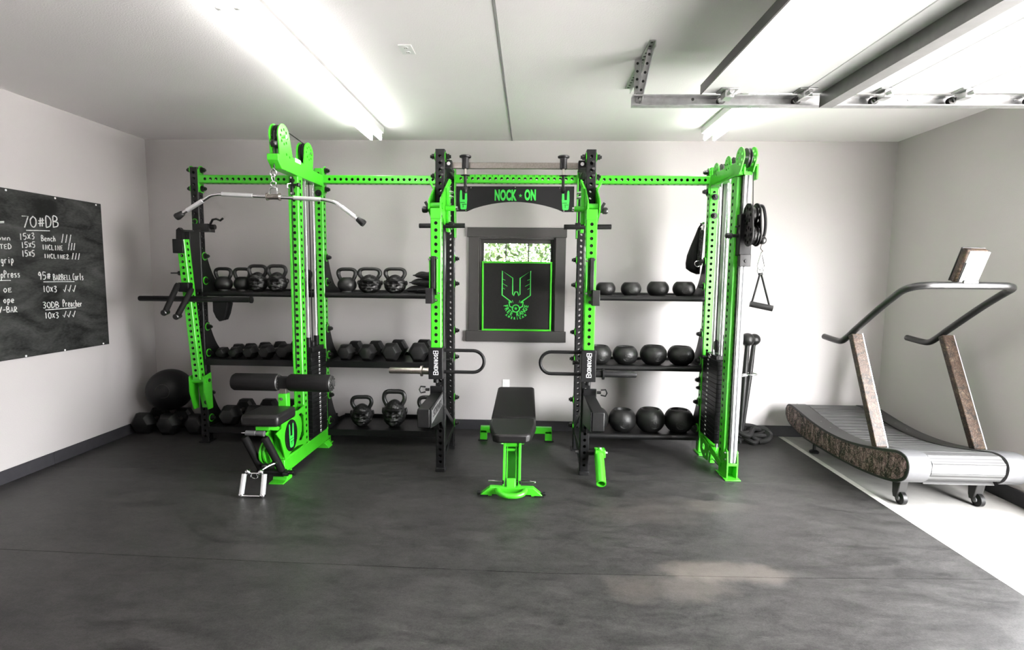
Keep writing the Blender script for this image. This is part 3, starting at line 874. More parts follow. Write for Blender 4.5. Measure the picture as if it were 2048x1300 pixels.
# bolts
def bolt_mesh():
    m = MB()
    m.lathe((0, 0, 0), (1, 0, 0), [(.004, .0235), (.008, .0235), (.008, .018)], 18)
    m.cyl((.008, 0, 0), (.026, 0, 0), .0175, seg=6)
    m.cyl((.026, 0, 0), (.036, 0, 0), .0105, seg=12)
    return m
bolt0 = bolt_mesh().build('bolt', 'blackbolt', rack, shift=False)
wash0 = MB().lathe((0, 0, 0), (1, 0, 0), [(0, .031), (.004, .031), (.004, .024)], 20).build('washer', 'green', bolt0, shift=False)
first_bolt = True
def bolt(x, y, z, rz, s=1.2):
    """rz: 0 head to +x, pi head to -x, -pi/2 head to the viewer"""
    global first_bolt
    loc = Vector((x, y, z)) - rack.location
    if first_bolt:
        first_bolt = False
        o = bolt0
    else:
        o = bolt0.copy(); C.objects.link(o); o.parent = rack
        d = wash0.copy(); C.objects.link(d); d.parent = o
    o.location = loc; o.rotation_euler = (0, 0, rz); o.scale = (s, s, s)
YC = 4.656
for z in (2.475, 2.312):
    bolt(P1 + HW + .009, YC, z, 0); bolt(P1 - HW, YC, z, pi)
    bolt(P2 + HW + .009, YC, z, 0); bolt(P5 - HW - .009, YC, z, pi)
for x in (-.692, .453):
    bolt(x + HW, 4.066, 2.470, 0); bolt(x - HW, 4.066, 2.470, pi)
    bolt(x - HW if x < 0 else x + HW, 4.066, 2.325, pi if x < 0 else 0, 1.1)
for z in (2.262, 2.104):
    bolt(P5 + .006, RY0, z, -pi / 2)
for z in (2.375, 2.275):
    bolt(P2 + .002, RY0, z, -pi / 2)
SZ = (1.715, 1.495, 1.075, .835, .462, .225)
for z in SZ:
    bolt(P1 + HW + .008, YC, z, 0); bolt(P2 + HW + .008, YC, z, 0)
    bolt(P3 + HW, YC, z, 0); bolt(P4 - HW, YC, z, pi); bolt(P5 - HW - .008, YC, z, pi)
bolt(P5 - HW, YC, .662, pi); bolt(P5 - HW, YC, .59, pi, .9)
bolt(P1 + HW, 4.64, .56, 0, .9)
bolt(P1, RY0 - .008, 2.02, -pi / 2, .8)

# shelves
def shelf(a, b, z, kind):
    x0, x1 = a + HW + .002, b - HW - .002
    if kind == 'flat':
        o = MB().box(x0, x1, 4.628, 5.06, z - .012, z).build('shelf', 'black', rack, .002)
        MB().box(x0, x1, 4.615, 4.628, z - .055, z + .002).build('front_lip', 'black', o, .002)
        MB().box(x0, x1, 5.06, 5.075, z - .05, z + .03).build('back_rail', 'black', o, .002)
    else:
        zz = z - .008
        o = MB().box(x0, x1, 4.648, 5.04, zz - .012, zz).build('shelf', 'black', rack, .002)
        MB().cyl((x0, 4.638, z - .024), (x1, 4.638, z - .024), .0245, seg=24).build('front_pipe', 'black', o)
        MB().cyl((x0, 5.055, z - .01), (x1, 5.055, z - .01), .0235, seg=18).build('back_pipe', 'black', o)
    prof = [(4.625, z - .05), (5.07, z - .05), (5.07, z + .02), (5.0, z + .03)]
    for k in range(9):
        t = k / 8
        prof.append((4.96 - .275 * t ** .75 * 1.0, z + .035 + .30 * t ** 1.9))
    prof += [(4.625, z + .335)]
    for x in (x0, x1 - .006):
        MB().prism(prof, 'yz', x, x + .006).build('gusset', 'black', o)
    return o
for a, b, kinds in ((P1, P2, ('pipe', 'flat', 'flat')), (P2, P3, ('pipe', 'flat', 'flat')), (P4, P5, ('pipe', 'pipe', 'pipe'))):
    for z, k in zip((1.404, .780, .148), kinds):
        shelf(a, b, z + (.012 if a > 0 and z < .2 else .006 if a > 0 else 0), k)

# name board under the middle crossbeam
arch = [(.282, 2.128)] + [(.282 - .832 * k / 16, 2.128 + .083 * sin(pi * k / 16) ** .8) for k in range(1, 16)] + [(-.552, 2.126)]
nb = MB().prism([(-.650, 2.342), (.376, 2.346), (.376, 2.128)] + arch + [(-.650, 2.125)], 'xz', 4.618, 4.624).build('name_board', 'black', rack)
m = MB().text('NOCK', .122, facing_y((-.222, 4.617, 2.263)), .0012, sx=.50, bold=.0058, spacing=1.06)
m.text('ON', .122, facing_y((-.004, 4.617, 2.266)), .0012, sx=.50, bold=.0058, spacing=1.06)
m.prism([(-.089 + (.017 if k % 2 == 0 else .007) * sin(k * pi / 5), 2.264 + (.017 if k % 2 == 0 else .007) * cos(k * pi / 5)) for k in range(10)], 'xz', 4.6155, 4.6178)
m.build('lettering', 'green_cloth', nb)
for cx in (-.586, .303):
    m = MB()
    U = [(-.030, 2.300), (-.022, 2.312), (-.014, 2.300), (-.011, 2.228), (.011, 2.228), (.014, 2.300), (.022, 2.312), (.030, 2.300), (.033, 2.225), (.026, 2.150), (.018, 2.144), (-.018, 2.144), (-.026, 2.150), (-.033, 2.225)]
    m.prism([(cx + a, b) for a, b in U], 'xz', 4.6155, 4.6178)
    m.build('emblem', 'green_cloth', nb)
    m = MB()
    for a, b, z in ((-.028, .012, 2.203), (-.012, .026, 2.187), (-.006, -.001, 2.180)):
        m.box(cx + a, cx + b, 4.6148, 4.6156, z - .0025 - (.018 if b < 0 else 0), z + .0025)
    m.build('emblem_lines', 'black', nb)
m = MB()
for x, z in ((-.63, 2.14), (-.565, 2.135), (.29, 2.136), (.36, 2.14), (-.135, 2.335), (-.52, 2.33), (.25, 2.33)):
    m.cyl((x, 4.618, z), (x, 4.6155, z), .006, seg=10)
m.build('rivet', 'chrome', nb)

# stainless pull-up bar
pb = MB().box(-.655, .416, 4.135, 4.165, 2.397, 2.444).build('pull_up_bar', 'brushed', rack, .003)
for x0, x1 in ((-.656, -.612), (.362, .417)):
    MB().box(x0, x1, 4.09, 4.134, 2.385, 2.452).box(min(x0, x1), x1, 4.04, 4.18, 2.378, 2.388).build('bar_bracket', 'black', pb, .003)
    xc = (x0 + x1) / 2
    MB().cyl((xc, 4.09, 2.424), (xc, 4.084, 2.424), .014, seg=16).build('bolt', 'chrome', pb)
# pegs across the front uprights
for x, a, b in ((-.692, -.847, -.496), (.453, .254, .611)):
    MB().cyl((a, 4.005, 1.942), (b, 4.005, 1.946), .0185, seg=20).build('peg', 'black', rack, .003)
    s = 1 if x < 0 else -1
    MB().box(x + s * .075, x + s * .115, 3.985, 4.03, 1.945, 1.972).build('peg_clip', 'black', rack, .003)
# hole numbers on the front uprights
for x in (-.692, .453):
    m = MB()
    for k, z in (('41', 2.418), ('40', 2.367), ('39', 2.316)):
        m.text(k, .024, facing_y((x + .016, 4.0293, z + .012)), .0004)
    m.build('numbers', 'greylabel', rack)
# mace holder ring on the right outer upright
m = MB().box(1.612, 2.06, 4.90, 4.915, .660, .668)
m.tube(arc((2.115, 4.98, .665), .062, 0, 2 * pi, 24, 'xy')[:-1], .006, seg=8, closed=True)
m.obox((1.62, 4.66, .664), (2.06, 4.93, .664), .03, .008, side=(0, 0, 1))
m.build('mace_ring', 'galv', rack)

# ------------------------------------------------------------------ swivelling spool grips hung on the pull-up bar
def spool(x, label):
    t = thing('spool_grip', label, 'grip', (x, 4.11, 2.40), 'spool grips on the pull-up bar')
    MB().lathe((x, 4.108, 2.388), (0, 0, 1), [(0, .024), (.004, .027), (.07, .027), (.082, .029), (.086, .044), (.096, .046), (.1, .041)], 24).build('grip', 'black', t)
    MB().cyl((x, 4.108, 2.34), (x, 4.108, 2.39), .011, seg=14).build('pin', 'brushed', t)
    MB().lathe((x, 4.108, 2.336), (0, 0, 1), [(0, .03), (.003, .036), (.006, .03)], 20).build('flange', 'black', t)
    MB().cyl((x, 4.108, 2.245), (x, 4.108, 2.34), .0115, seg=14).build('shaft', 'black', t)
    MB().lathe((x, 4.108, 2.205), (0, 0, 1), [(0, .010), (.01, .018), (.035, .021), (.05, .016), (.056, .0115)], 18).build('hook', 'black', t)
spool(-.508, 'black spool grip hanging on the steel pull-up bar, left of the lettered board')
spool(.248, 'black spool grip hanging on the steel pull-up bar, right of the lettered board')

# ------------------------------------------------------------------ jammer arms on the front uprights
def jammer(xc, s, label):
    """s = +1: handle loop towards +x"""
    t = thing('jammer_arm', label, 'jammer arm', (xc, 3.84, 2.07), 'jammer arms on the front uprights')
    a = MB().ptube((xc - .039, 3.80, 1.03), (xc + .039, 3.875, 2.045), 'z', ('-y', '-x', '+x')).build('arm_tube', 'green', t)
    MB().box(xc - .0395, xc + .0395, 3.797, 3.81, 1.975, 2.05).build('arm_cap', 'green', a, .003)
    MB().cyl((xc - .046, 3.85, 2.072), (xc + .046, 3.85, 2.072), .024, seg=20).build('pivot_tube', 'green', t)
    ux = -.692 if xc < 0 else .453
    for k in (-1, 1):
        x = ux + k * .042
        MB().prism([(3.80, 2.10), (3.82, 2.12), (4.03, 2.24), (4.11, 2.24), (4.11, 1.93), (4.03, 1.93), (3.83, 2.02), (3.80, 2.045)], 'yz', x - .005, x + .005).build('pivot_plate', 'green', t, .001)
    x = ux + s * .06
    MB().obox((ux + s * .047, 4.04, 2.22), (ux + s * .075, 4.06, 2.29), .012, .06, side=(1, 0, 0)).build('bracket_wing', 'green', t)
    MB().obox((ux - s * .047, 4.04, 2.22), (ux - s * .085, 4.06, 2.29), .012, .06, side=(1, 0, 0)).build('bracket_wing', 'green', t)
    MB().box(min(x - .012, x + .012), max(x - .012, x + .012), 4.02, 4.10, 1.90, 2.24).build('bracket', 'green', t, .003)
    MB().cyl((ux + s * .05, 4.0, 2.075), (ux + s * .125, 4.0, 2.075), .021, seg=16).build('pivot_sleeve', 'green', t)
    for z in (2.20, 2.165, 1.965, 1.93):
        for y in (4.035, 4.07):
            MB().cyl((ux + s * .072, y, z), (ux + s * .090, y, z), .0125, seg=6).cyl((ux + s * .090, y, z), (ux + s * .102, y, z), .007, seg=8).build('bolt', 'chrome', t)
    MB().cyl((ux + s * .125, 4.0, 2.075), (ux + s * .14, 4.0, 2.075), .015, seg=6).build('bolt', 'chrome', t)
    MB().lathe((ux - s * .045, 3.93, 2.055), (-s, 0, 0), [(0, .016), (.03, .016), (.035, .024), (.06, .026), (.07, .02)], 16).obox((ux - s * .06, 3.92, 2.06), (ux - s * .09, 3.92, 2.11), .02, .02).build('locking_knob', 'blackbolt', t)
    # latch with black pads
    o = MB().box(xc - .040, xc - .030, 3.745, 3.80, 1.43, 1.70).box(xc + .012, xc + .020, 3.745, 3.80, 1.43, 1.70).build('latch_plate', 'green', t, .002)
    MB().box(xc - s * .006 - .017, xc - s * .006 + .011, 3.735, 3.79, 1.47, 1.705).build('latch_pad', 'rubber', t, .003)
    px = xc - .020 * s - (.012 if s > 0 else -.012)
    MB().box(px - .026, px + .026, 3.70, 3.79, 1.365, 1.475).build('stop_pad', 'rubber', t, .003)
    for dx, z in ((-.036, 1.68), (.018, 1.69), (-.036, 1.45), (.03, 1.44), (.012, 1.39)):
        MB().cyl((xc + dx, 3.745, z), (xc + dx, 3.735, z), .008, seg=8).build('latch_bolt', 'chrome', t)
    # black sleeve with lettering, loop handle and loading peg
    sl = MB().box(xc - .053, xc + .053, 3.775, 3.90, .802, 1.036).build('sleeve', 'black', t, .004)
    m = MB().text('SORINEX', .040, Matrix.Translation((xc + .002, 3.7745, .925)) @ Matrix.Rotation(radians(90), 4, 'Y') @ Matrix.Rotation(radians(90), 4, 'X'), .0008, sx=.70, bold=.0009, spacing=1.12)
    for z in (1.003, .847):
        m.prism([(xc - .017, z - .012), (xc + .021, z - .012), (xc + .021, z + .012), (xc - .017, z + .012)], 'xz', 3.7735, 3.7752, holes=[[(xc - .013, z - .008), (xc - .001, z - .008), (xc - .001, z + .008), (xc - .013, z + .008)], [(xc + .004, z - .008), (xc + .017, z - .008), (xc + .017, z + .008), (xc + .004, z + .008)]])
    m.build('lettering', 'whitepaint', sl)
    x0, x1, z0, z1 = xc + s * .05, xc + s * .270, .846, 1.010
    zc, rr = (z0 + z1) / 2, (z1 - z0) / 2
    pts = [(x0, 3.85, z1), (x1, 3.85, z1)] + arc((x1, 3.85, zc), rr, pi / 2, pi / 2 - s * pi, 14)[1:] + [(x0, 3.85, z0)]
    MB().tube(pts, .0125, seg=14).build('loop_handle', 'black', t)
    pg = MB().lathe((xc - s * .05, 3.85, .850), (-s, 0, 0), [(0, .026), (.06, .026), (.06, .041), (.074, .041), (.074, .0235), (.305, .0235), (.312, .021)], 24).build('loading_peg', 'brushed' if s > 0 else 'black', t)
    MB().cyl((xc, 3.80, .80), (xc, 3.80, .775), .02, seg=14).build('stud', 'black', t)
    MB().lathe((xc + s * .055, 3.93, .92), (s, 0, 0), [(0, .012), (.03, .012), (.034, .018), (.05, .018)], 12).build('pop_pin', 'blackbolt', t)
jammer(-.683, 1, 'bright green jammer arm on the left front upright, its handle loop pointing right')
jammer(.441, -1, 'bright green jammer arm on the right front upright, its handle loop pointing left')

# ------------------------------------------------------------------ spotter arms
def spotter(xc, s, label):
    t = thing('spotter_arm', label, 'spotter arm', (xc, 4.0, .57), 'spotter arms on the front uprights')
    MB().box(xc - .043, xc + .043, 3.50, 4.02, .515, .648).build('pad', 'rubber', t, .006)
    x = xc + s * .046
    pl = MB().prism([(3.50, .648), (4.03, .665), (4.10, .70), (4.10, .36), (4.04, .34), (3.93, .44), (3.50, .515)], 'yz', min(x, x + s * .007), max(x, x + s * .007)).build('side_plate', 'black', t, .001)
    if s > 0:
        MB().prism([(3.53, .535), (3.99, .565), (3.99, .645), (3.53, .632)], 'yz', x + .0068, x + .0076).build('label_plate', 'label', pl)
        MB().text('SORINEX', .075, Matrix.Translation((x + .0078, 3.76, .592)) @ Matrix.Rotation(radians(90), 4, 'Z') @ Matrix.Rotation(radians(90), 4, 'X'), .0006, sx=1.15, bold=.002).build('lettering', 'black', pl)
    MB().obox((xc, 3.90, .50), (xc, 4.02, .35), .05, .012, side=(1, 0, 0)).build('brace', 'black', t, .002)
    MB().box(xc - .05, xc + .05, 4.005, 4.028, .40, .70).build('saddle', 'black', t, .003)
    q = xc - s * .05
    m = MB().cyl((q, 3.98, .68), (q - s * .03, 3.98, .68), .012, seg=12)
    m.tube([(q - s * .04, 3.98 + .0 * k, .68) for k in (0, 1)] if False else [(q - s * .03, 3.98, .70), (q - s * .065, 3.97, .705), (q - s * .075, 3.965, .68), (q - s * .065, 3.97, .655), (q - s * .03, 3.98, .66)], .006, seg=8)
    m.build('pull_ring', 'blackbolt', t)
spotter(-.718, 1, 'black padded spotter arm sticking out from the left front upright toward the viewer')
spotter(.483, -1, 'black padded spotter arm sticking out from the right front upright toward the viewer')

# ------------------------------------------------------------------ landmine tube
t = thing('landmine_attachment', 'green landmine tube bolted to the foot of the right front upright', 'landmine', (.56, 4.0, .19))
MB().cyl((.49, 4.05, .185), (.535, 4.04, .19), .028, seg=18).build('spacer', 'blackbolt', t)
MB().box(.532, .612, 3.965, 4.045, .165, .225).cyl((.57, 3.99, .155), (.57, 3.99, .235), .026, seg=16).build('knuckle', 'green', t, .004)
MB().cyl((.57, 3.99, .22), (.57, 3.99, .243), .012, seg=6).cyl((.61, 4.0, .195), (.63, 4.0, .195), .014, seg=6).cyl((.41, 4.06, .18), (.385, 4.06, .18), .015, seg=6).build('bolt', 'chrome', t)
MB().pipe((.563, 3.99, .185), (.553, 3.755, .042), .037, .029).build('sleeve', 'green', t)

# ------------------------------------------------------------------ leaning lever arm in front of the left end upright
t = thing('lever_arm', 'green lever arm with crossbar and V handles in front of the left end upright', 'lever arm', (-2.98, 4.5, .56))
m = MB().ptube((-.036, -.0375, 0), (.036, .0375, 1.24), 'z', ('-y', '+x', '-x'))
a0, a1 = Vector((-2.968, 4.545, .615)), Vector((-2.985, 4.435, 1.85))
d = (a1 - a0).normalized(); u = Vector((1, 0, 0)); u = (u - d * u.dot(d)).normalized(); v = d.cross(u)
m.transform(Matrix(((u.x, v.x, d.x, a0.x), (u.y, v.y, d.y, a0.y), (u.z, v.z, d.z, a0.z), (0, 0, 0, 1))))
arm = m.build('arm_tube', 'green', t)
MB().cyl((-3.035, 4.545, .598), (-2.885, 4.545, .598), .025, seg=20).build('pivot_tube', 'green', t)
for x in (-3.03, -2.90):
    MB().prism([(4.50, .64), (4.61, .66), (4.618, .33), (4.55, .33), (4.50, .50)], 'yz', x - .005, x + .005).build('pivot_plate', 'green', t)
MB().prism([(-3.03, .62), (-2.90, .62), (-2.895, .335), (-2.985, .335)], 'xz', 4.600, 4.612).build('back_plate', 'green', t)
MB().cyl((-2.895, 4.56, .598), (-2.88, 4.56, .598), .018, seg=6).cyl((-2.94, 4.598, .385), (-2.94, 4.588, .385), .02, seg=16).build('pivot_bolt', 'blackbolt', t)
MB().box(-3.045, -2.955, 4.385, 4.45, 1.73, 1.85).build('end_cap', 'black', t, .004)
MB().prism([(-3.035, 1.84), (-2.975, 1.84), (-2.985, 1.93), (-3.005, 1.95), (-3.03, 1.93)], 'xz', 4.42, 4.46).tube([(-3.0, 4.44, 1.925), (-2.93, 4.5, 1.925), (-2.93, 4.6, 1.935)], .009, seg=8).build('latch_hook', 'blackbolt', t)
MB().box(-2.995, -2.948, 4.475, 4.612, 1.42, 1.93).build('bumper', 'rubber', t, .004)
MB().box(-3.0, -2.86, 4.595, 4.70, 1.93, 2.0).cyl((-2.86, 4.64, 1.975), (-2.82, 4.64, 1.975), .022, seg=12).tube([(-2.87, 4.64, 1.99), (-2.84, 4.64, 2.04), (-2.80, 4.63, 2.045), (-2.76, 4.62, 2.03), (-2.735, 4.62, 2.05)], .010, seg=8).build('latch_bracket', 'blackbolt', t)
MB().lathe((-2.925, 4.43, 1.338), (-1, 0, 0), [(0, .024), (.46, .024), (.466, .021)], 20).build('crossbar', 'black', t)
MB().lathe((-2.925, 4.43, 1.338), (1, 0, 0), [(0, .026), (.11, .026), (.11, .024), (.51, .024), (.518, .03), (.53, .03)], 20).build('crossbar', 'black', t)
for dx, z0, z1 in ((-.055, 1.47, 1.215), (.065, 1.43, 1.215)):
    MB().lathe((-2.965 + dx, 4.40, z0), Vector((-.05, -.12, z1 - z0)), [(0, .018), (.02, .023), (.255, .023), (.262, .019)], 16).build('handle', 'foam', t)
    q = Vector((-2.965 + dx, 4.40, z0)) + Vector((-.05, -.12, z1 - z0)).normalized() * .27
    MB().lathe(q, (0, -1, -.2), [(-.03, .024), (.02, .026), (.028, .02)], 18).build('end_knob', 'blackbolt', t)
MB().box(-3.02, -2.93, 4.395, 4.46, 1.40, 1.48).build('handle_bracket', 'black', t, .004)
MB().cyl((-3.02, 4.46, 1.56), (-3.05, 4.46, 1.56), .02, seg=12).cyl((-3.05, 4.46, 1.56), (-3.12, 4.46, 1.56), .006, seg=8).build('locking_pin', 'blackbolt', t)
m = MB()
for a in ((-2.990, -2.987), (-2.956, -2.953)):
    m.box(a[0], a[1], 4.6165, 4.619, 1.53, 1.80)
m.box(-2.99, -2.953, 4.6165, 4.619, 1.797, 1.80).box(-2.99, -2.953, 4.6165, 4.619, 1.53, 1.533)
m.text('SORINEX', .040, Matrix.Translation((-2.9715, 4.618, 1.665)) @ Matrix.Rotation(radians(90), 4, 'Y') @ Matrix.Rotation(radians(90), 4, 'X'), .0006, sx=1.15, bold=.0008)
m.build('lettering', 'greylabel', rack)

# ------------------------------------------------------------------ lat pulldown tower
XT = -1.868
lat = thing('lat_pulldown_machine', 'bright green lat pulldown tower with black seat, roller pads and weight stack', 'lat pulldown machine', (XT, 4.1, 0))
def pulley_profile(c, r, zb, n=30):
    return disc2(c, r, n)
MB().ptube((XT - HW, 4.13, .06), (XT + HW, 4.215, 2.35), 'z', ('-y', '+x', '-x')).build('front_post', 'green', lat)
MB().box(XT - HW - .004, XT - HW + .012, 4.122, 4.13, .06, 2.34).build('post_edge', 'green', lat, .002)
MB().tube([(XT - .012, 4.125, 2.2), (XT - .013, 4.125, .8)], .0035, seg=8).build('cable', 'blackbolt', lat)
# base beam and front toe
MB().box(XT - .04, XT + .04, 3.76, 4.66, .055, .165).build('base_beam', 'green', lat, .006)
MB().prism([(3.70, 0), (3.70, .008), (3.76, .012), (3.785, .07), (3.85, .07), (3.85, 0)], 'yz', XT - .055, XT + .055).build('front_foot', 'green', lat, .002)
MB().prism([(-1.93, 0), (-1.79, 0), (-1.80, .02), (-1.83, .05), (-1.93, .05)], 'xz', 4.53, 4.62).build('rear_foot', 'green', lat, .002)
# cheek plate with openings and oval badge
cheek = [(3.80, .53), (3.895, .53), (3.93, .497), (4.02, .482), (4.13, .50), (4.13, .165), (3.78, .165), (3.765, .17), (3.745, .24), (3.70, .345), (3.64, .405), (3.72, .42), (3.735, .50)]
cres1 = [(4.015, .45), (4.06, .452), (4.105, .42), (4.108, .25), (4.06, .225), (4.01, .24), (4.06, .30), (4.072, .36), (4.055, .41)]
cres2 = [(3.83, .17 + .012), (3.90, .205), (3.98, .205), (4.06, .19), (4.09, .18), (4.0, .176)]
for x in (XT + .036, XT - .044):
    MB().prism(cheek, 'yz', x, x + .008, holes=(cres1, cres2)).build('cheek_plate', 'green', lat)
MB().box(XT - .036, XT + .036, 3.76, 3.80, .17, .43).box(XT - .03, XT + .03, 3.92, 4.0, .22, .43).build('inner_web', 'green', lat, .003)
bx = XT + .045
bd = MB().prism(disc2((3.868, .325), .098, 36, .122), 'yz', bx, bx + .006).build('badge', 'black', lat)
m = MB()
mk = [(3.815, .415), (3.822, .425), (3.838, .34), (3.862, .335), (3.880, .415), (3.893, .42), (3.903, .345), (3.898, .245), (3.884, .225), (3.845, .225), (3.828, .245), (3.82, .33)]
mk = [(3.826, .412), (3.834, .424), (3.842, .412), (3.846, .325), (3.878, .325), (3.884, .408), (3.893, .420), (3.902, .408), (3.905, .325), (3.898, .245), (3.888, .232), (3.848, .232), (3.836, .245), (3.828, .325)]
m.prism(mk, 'yz', bx + .0055, bx + .0075)
m.build('emblem', 'green_cloth', bd)
m = MB().box(bx + .0070, bx + .0082, 3.834, 3.892, .300, .304).box(bx + .0070, bx + .0082, 3.845, 3.90, .278, .282).box(bx + .0070, bx + .0082, 3.862, 3.868, .255, .282)
m.build('emblem_lines', 'black', bd)
m = MB()
for k in range(8):
    a = 2 * pi * k / 8 + .3
    m.cyl((bx + .005, 3.868 + .088 * cos(a), .325 + .110 * sin(a)), (bx + .009, 3.868 + .088 * cos(a), .325 + .110 * sin(a)), .006, seg=8)
m.build('rivet', 'chrome', bd)
MB().lathe((XT - .018, 3.97, .33), (1, 0, 0), [(0, .10), (.008, .10), (.010, .085), (.026, .085), (.028, .10), (.036, .10)], 30).build('pulley', 'green', lat)
MB().lathe((XT - .10, 3.74, .235), (1, 0, 0), [(0, .085), (.012, .085), (.014, .07), (.030, .07), (.032, .085), (.044, .085)], 30).build('pulley', 'green', lat)
MB().sphere((XT - .055, 3.655, .155), .024, 14, 10).build('cable_stop', 'blackbolt', lat)
# seat
st = MB().box(XT - .145, XT + .125, 3.505, 3.80, .492, .578).build('seat', 'vinylfront', lat, .022)
MB().box(XT - .05, XT + .05, 3.53, 3.80, .462, .494).build('seat_bracket', 'green', lat, .004)
MB().obox((XT + .0, 3.60, .462), (XT, 3.78, .40), .06, .03, side=(1, 0, 0)).build('seat_brace', 'green', lat, .004)
MB().lathe((XT - .03, 3.50, .452), (-1, 0, .02), [(-.06, .02), (.0, .016), (.002, .018), (.07, .018)], 14).build('seat_pin', 'silver', lat)
MB().cyl((XT - .10, 3.50, .4534), (XT - .135, 3.50, .4534), .006, .002, seg=8).build('pin_tip', 'chrome', lat)
# thigh rollers on their stem
MB().box(XT - .024, XT + .040, 3.82, 3.885, .45, .66).build('stem_socket', 'green', lat, .004)
MB().cyl((XT + .005, 3.82, .622), (XT + .005, 3.812, .622), .012, seg=6).build('stem_bolt', 'chrome', lat)
MB().box(XT - .018, XT + .034, 3.83, 3.872, .64, .74).build('stem', 'brushed', lat, .003)
MB().box(XT - .028, XT + .05, 3.815, 3.885, .70, .785).cyl((XT - .3, 3.85, .742), (XT + .38, 3.85, .742), .014, seg=12).build('roller_clamp', 'black', lat, .004)
for a, b in ((-.382, -.035), (.048, .372)):
    r0 = MB().lathe((XT + a, 3.85, .742), (1, 0, 0), [(0, .045), (.006, .058), (.02, .066), (b - a - .012, .066), (b - a, .06)], 30).build('roller_pad', 'foam', lat)
    m = MB().lathe((XT + b - .002, 3.85, .742), (1, 0, 0), [(0, .06), (.006, .062), (.012, .055), (.012, .03), (.026, .026)], 24)
    for k in range(12):
        q = 2 * pi * k / 12
        m.obox((XT + b + .008, 3.85 + .022 * cos(q), .742 + .022 * sin(q)), (XT + b + .008, 3.85 + .056 * cos(q), .742 + .056 * sin(q)), .014, .008, side=(1, 0, 0))
    m.build('end_cap', 'dgrey', r0)
# footrests
MB().cyl((XT - .14, 3.705, .095), (XT + .13, 3.705, .095), .016, seg=14).build('footrest_bar', 'black', lat)
MB().box(XT - .10, XT + .06, 3.70, 3.76, .06, .10).build('footrest_mount', 'black', lat, .003)
for x in (-.105, .045):
    MB().lathe((XT + x, 3.71, .10), (-.28, -.20, .86), [(0, .022), (.015, .027), (.285, .027), (.297, .022)], 18).build('footrest_roller', 'foam', lat)
MB().cyl((XT + .13, 3.705, .095), (XT + .145, 3.705, .095), .022, seg=14).cyl((XT + .065, 3.69, .09), (XT + .10, 3.69, .09), .018, seg=10).build('footrest_knob', 'blackbolt', lat)
# guide rods, weight stack
for y in (4.335, 4.50):
    MB().cyl((XT + .0, y, .10), (XT, y, 2.33), .0125, seg=14).build('guide_rod', 'chrome', lat)
MB().tube([(XT, 4.418, .95), (XT, 4.418, 2.33)], .0045, seg=8).build('cable', 'blackbolt', lat)
for k in range(20):
    MB().box(XT - .055, XT + .055, 4.255, 4.575, .185 + k * .036, .185 + k * .036 + .034).build('weight_plate', 'black', lat, .002)
m = MB()
for k in range(20):
    m.box(XT + .0552, XT + .0562, 4.404, 4.432, .199 + k * .036, .211 + k * .036).box(XT + .0552, XT + .0562, 4.404, 4.432, .188 + k * .036, .192 + k * .036)
m.build('weight_numbers', 'whitepaint', lat)
MB().box(XT - .05, XT + .05, 4.30, 4.54, .907, .945).cyl((XT, 4.335, .93), (XT, 4.335, 1.03), .022, seg=12).cyl((XT, 4.50, .93), (XT, 4.50, 1.03), .022, seg=12).cyl((XT, 4.418, .93), (XT, 4.418, .985), .026, seg=14).build('top_plate', 'black', lat, .003)
MB().box(XT - .045, XT + .04, 4.24, 4.60, .165, .183).build('stack_cushion', 'rubber', lat, .003)
# head arm with two pulley cheeks
MB().prism([(3.80, 2.43), (3.80, 2.385), (3.86, 2.332), (4.63, 2.332), (4.63, 2.43)], 'yz', XT - .04, XT + .04).build('head_arm', 'green', lat, .004)
for x in (XT - .036, XT + .028):
    o = MB().prism([(3.84, 2.42)] + [(3.915 + .092 * cos(t), 2.575 + .092 * sin(t)) for t in [pi * 1.12 - k * pi * 1.05 / 12 for k in range(13)]] + [(4.05, 2.455), (4.25, 2.448)] +
               [(4.355 + .085 * cos(t), 2.555 + .085 * sin(t)) for t in [pi * 1.05 - k * pi * 1.1 / 12 for k in range(13)]] + [(4.42, 2.42)], 'yz', x, x + .008,
               holes=ring_holes((3.915, 2.575), .052, .011, 8) + ring_holes((4.355, 2.555), .050, .010, 8) + [disc2((3.95, 2.455), .011, 10), disc2((4.0, 2.445), .010, 10)])
    o.build('pulley_cheek', 'green', lat)
for y, z, r in ((3.915, 2.575, .083), (4.355, 2.555, .078)):
    MB().lathe((XT - .016, y, z), (1, 0, 0), [(0, r), (.006, r), (.010, r - .012), (.022, r - .012), (.026, r), (.032, r)], 30).build('pulley', 'blackbolt', lat)
    MB().cyl((XT - .055, y, z), (XT + .055, y, z), .012, seg=12).build('axle', 'chrome', lat)
MB().box(XT + .0355, XT + .0375, 4.09, 4.19, 2.425, 2.462).build('sticker', 'whitepaint', lat)
MB().tube([(XT, 3.832, 2.50), (XT, 3.836, 2.60)] + [(XT, 3.915 + .079 * cos(t), 2.575 + .079 * sin(t)) for t in [pi * .95 - k * pi * .5 / 8 for k in range(9)]] + [(XT, 4.33, 2.63), (XT, 4.40, 2.60), (XT, 4.418, 2.45), (XT, 4.418, 2.30)], .004, seg=8).build('cable', 'blackbolt', lat)
MB().sphere((XT, 3.832, 2.508), .028, 18, 12).build('cable_ball', 'blackbolt', lat)
MB().tube([(XT, 3.83, 2.49), (XT, 3.825, 2.35)], .0035, seg=8).cyl((XT, 3.825, 2.35), (XT, 3.825, 2.31), .007, seg=10).build('cable', 'blackbolt', lat)
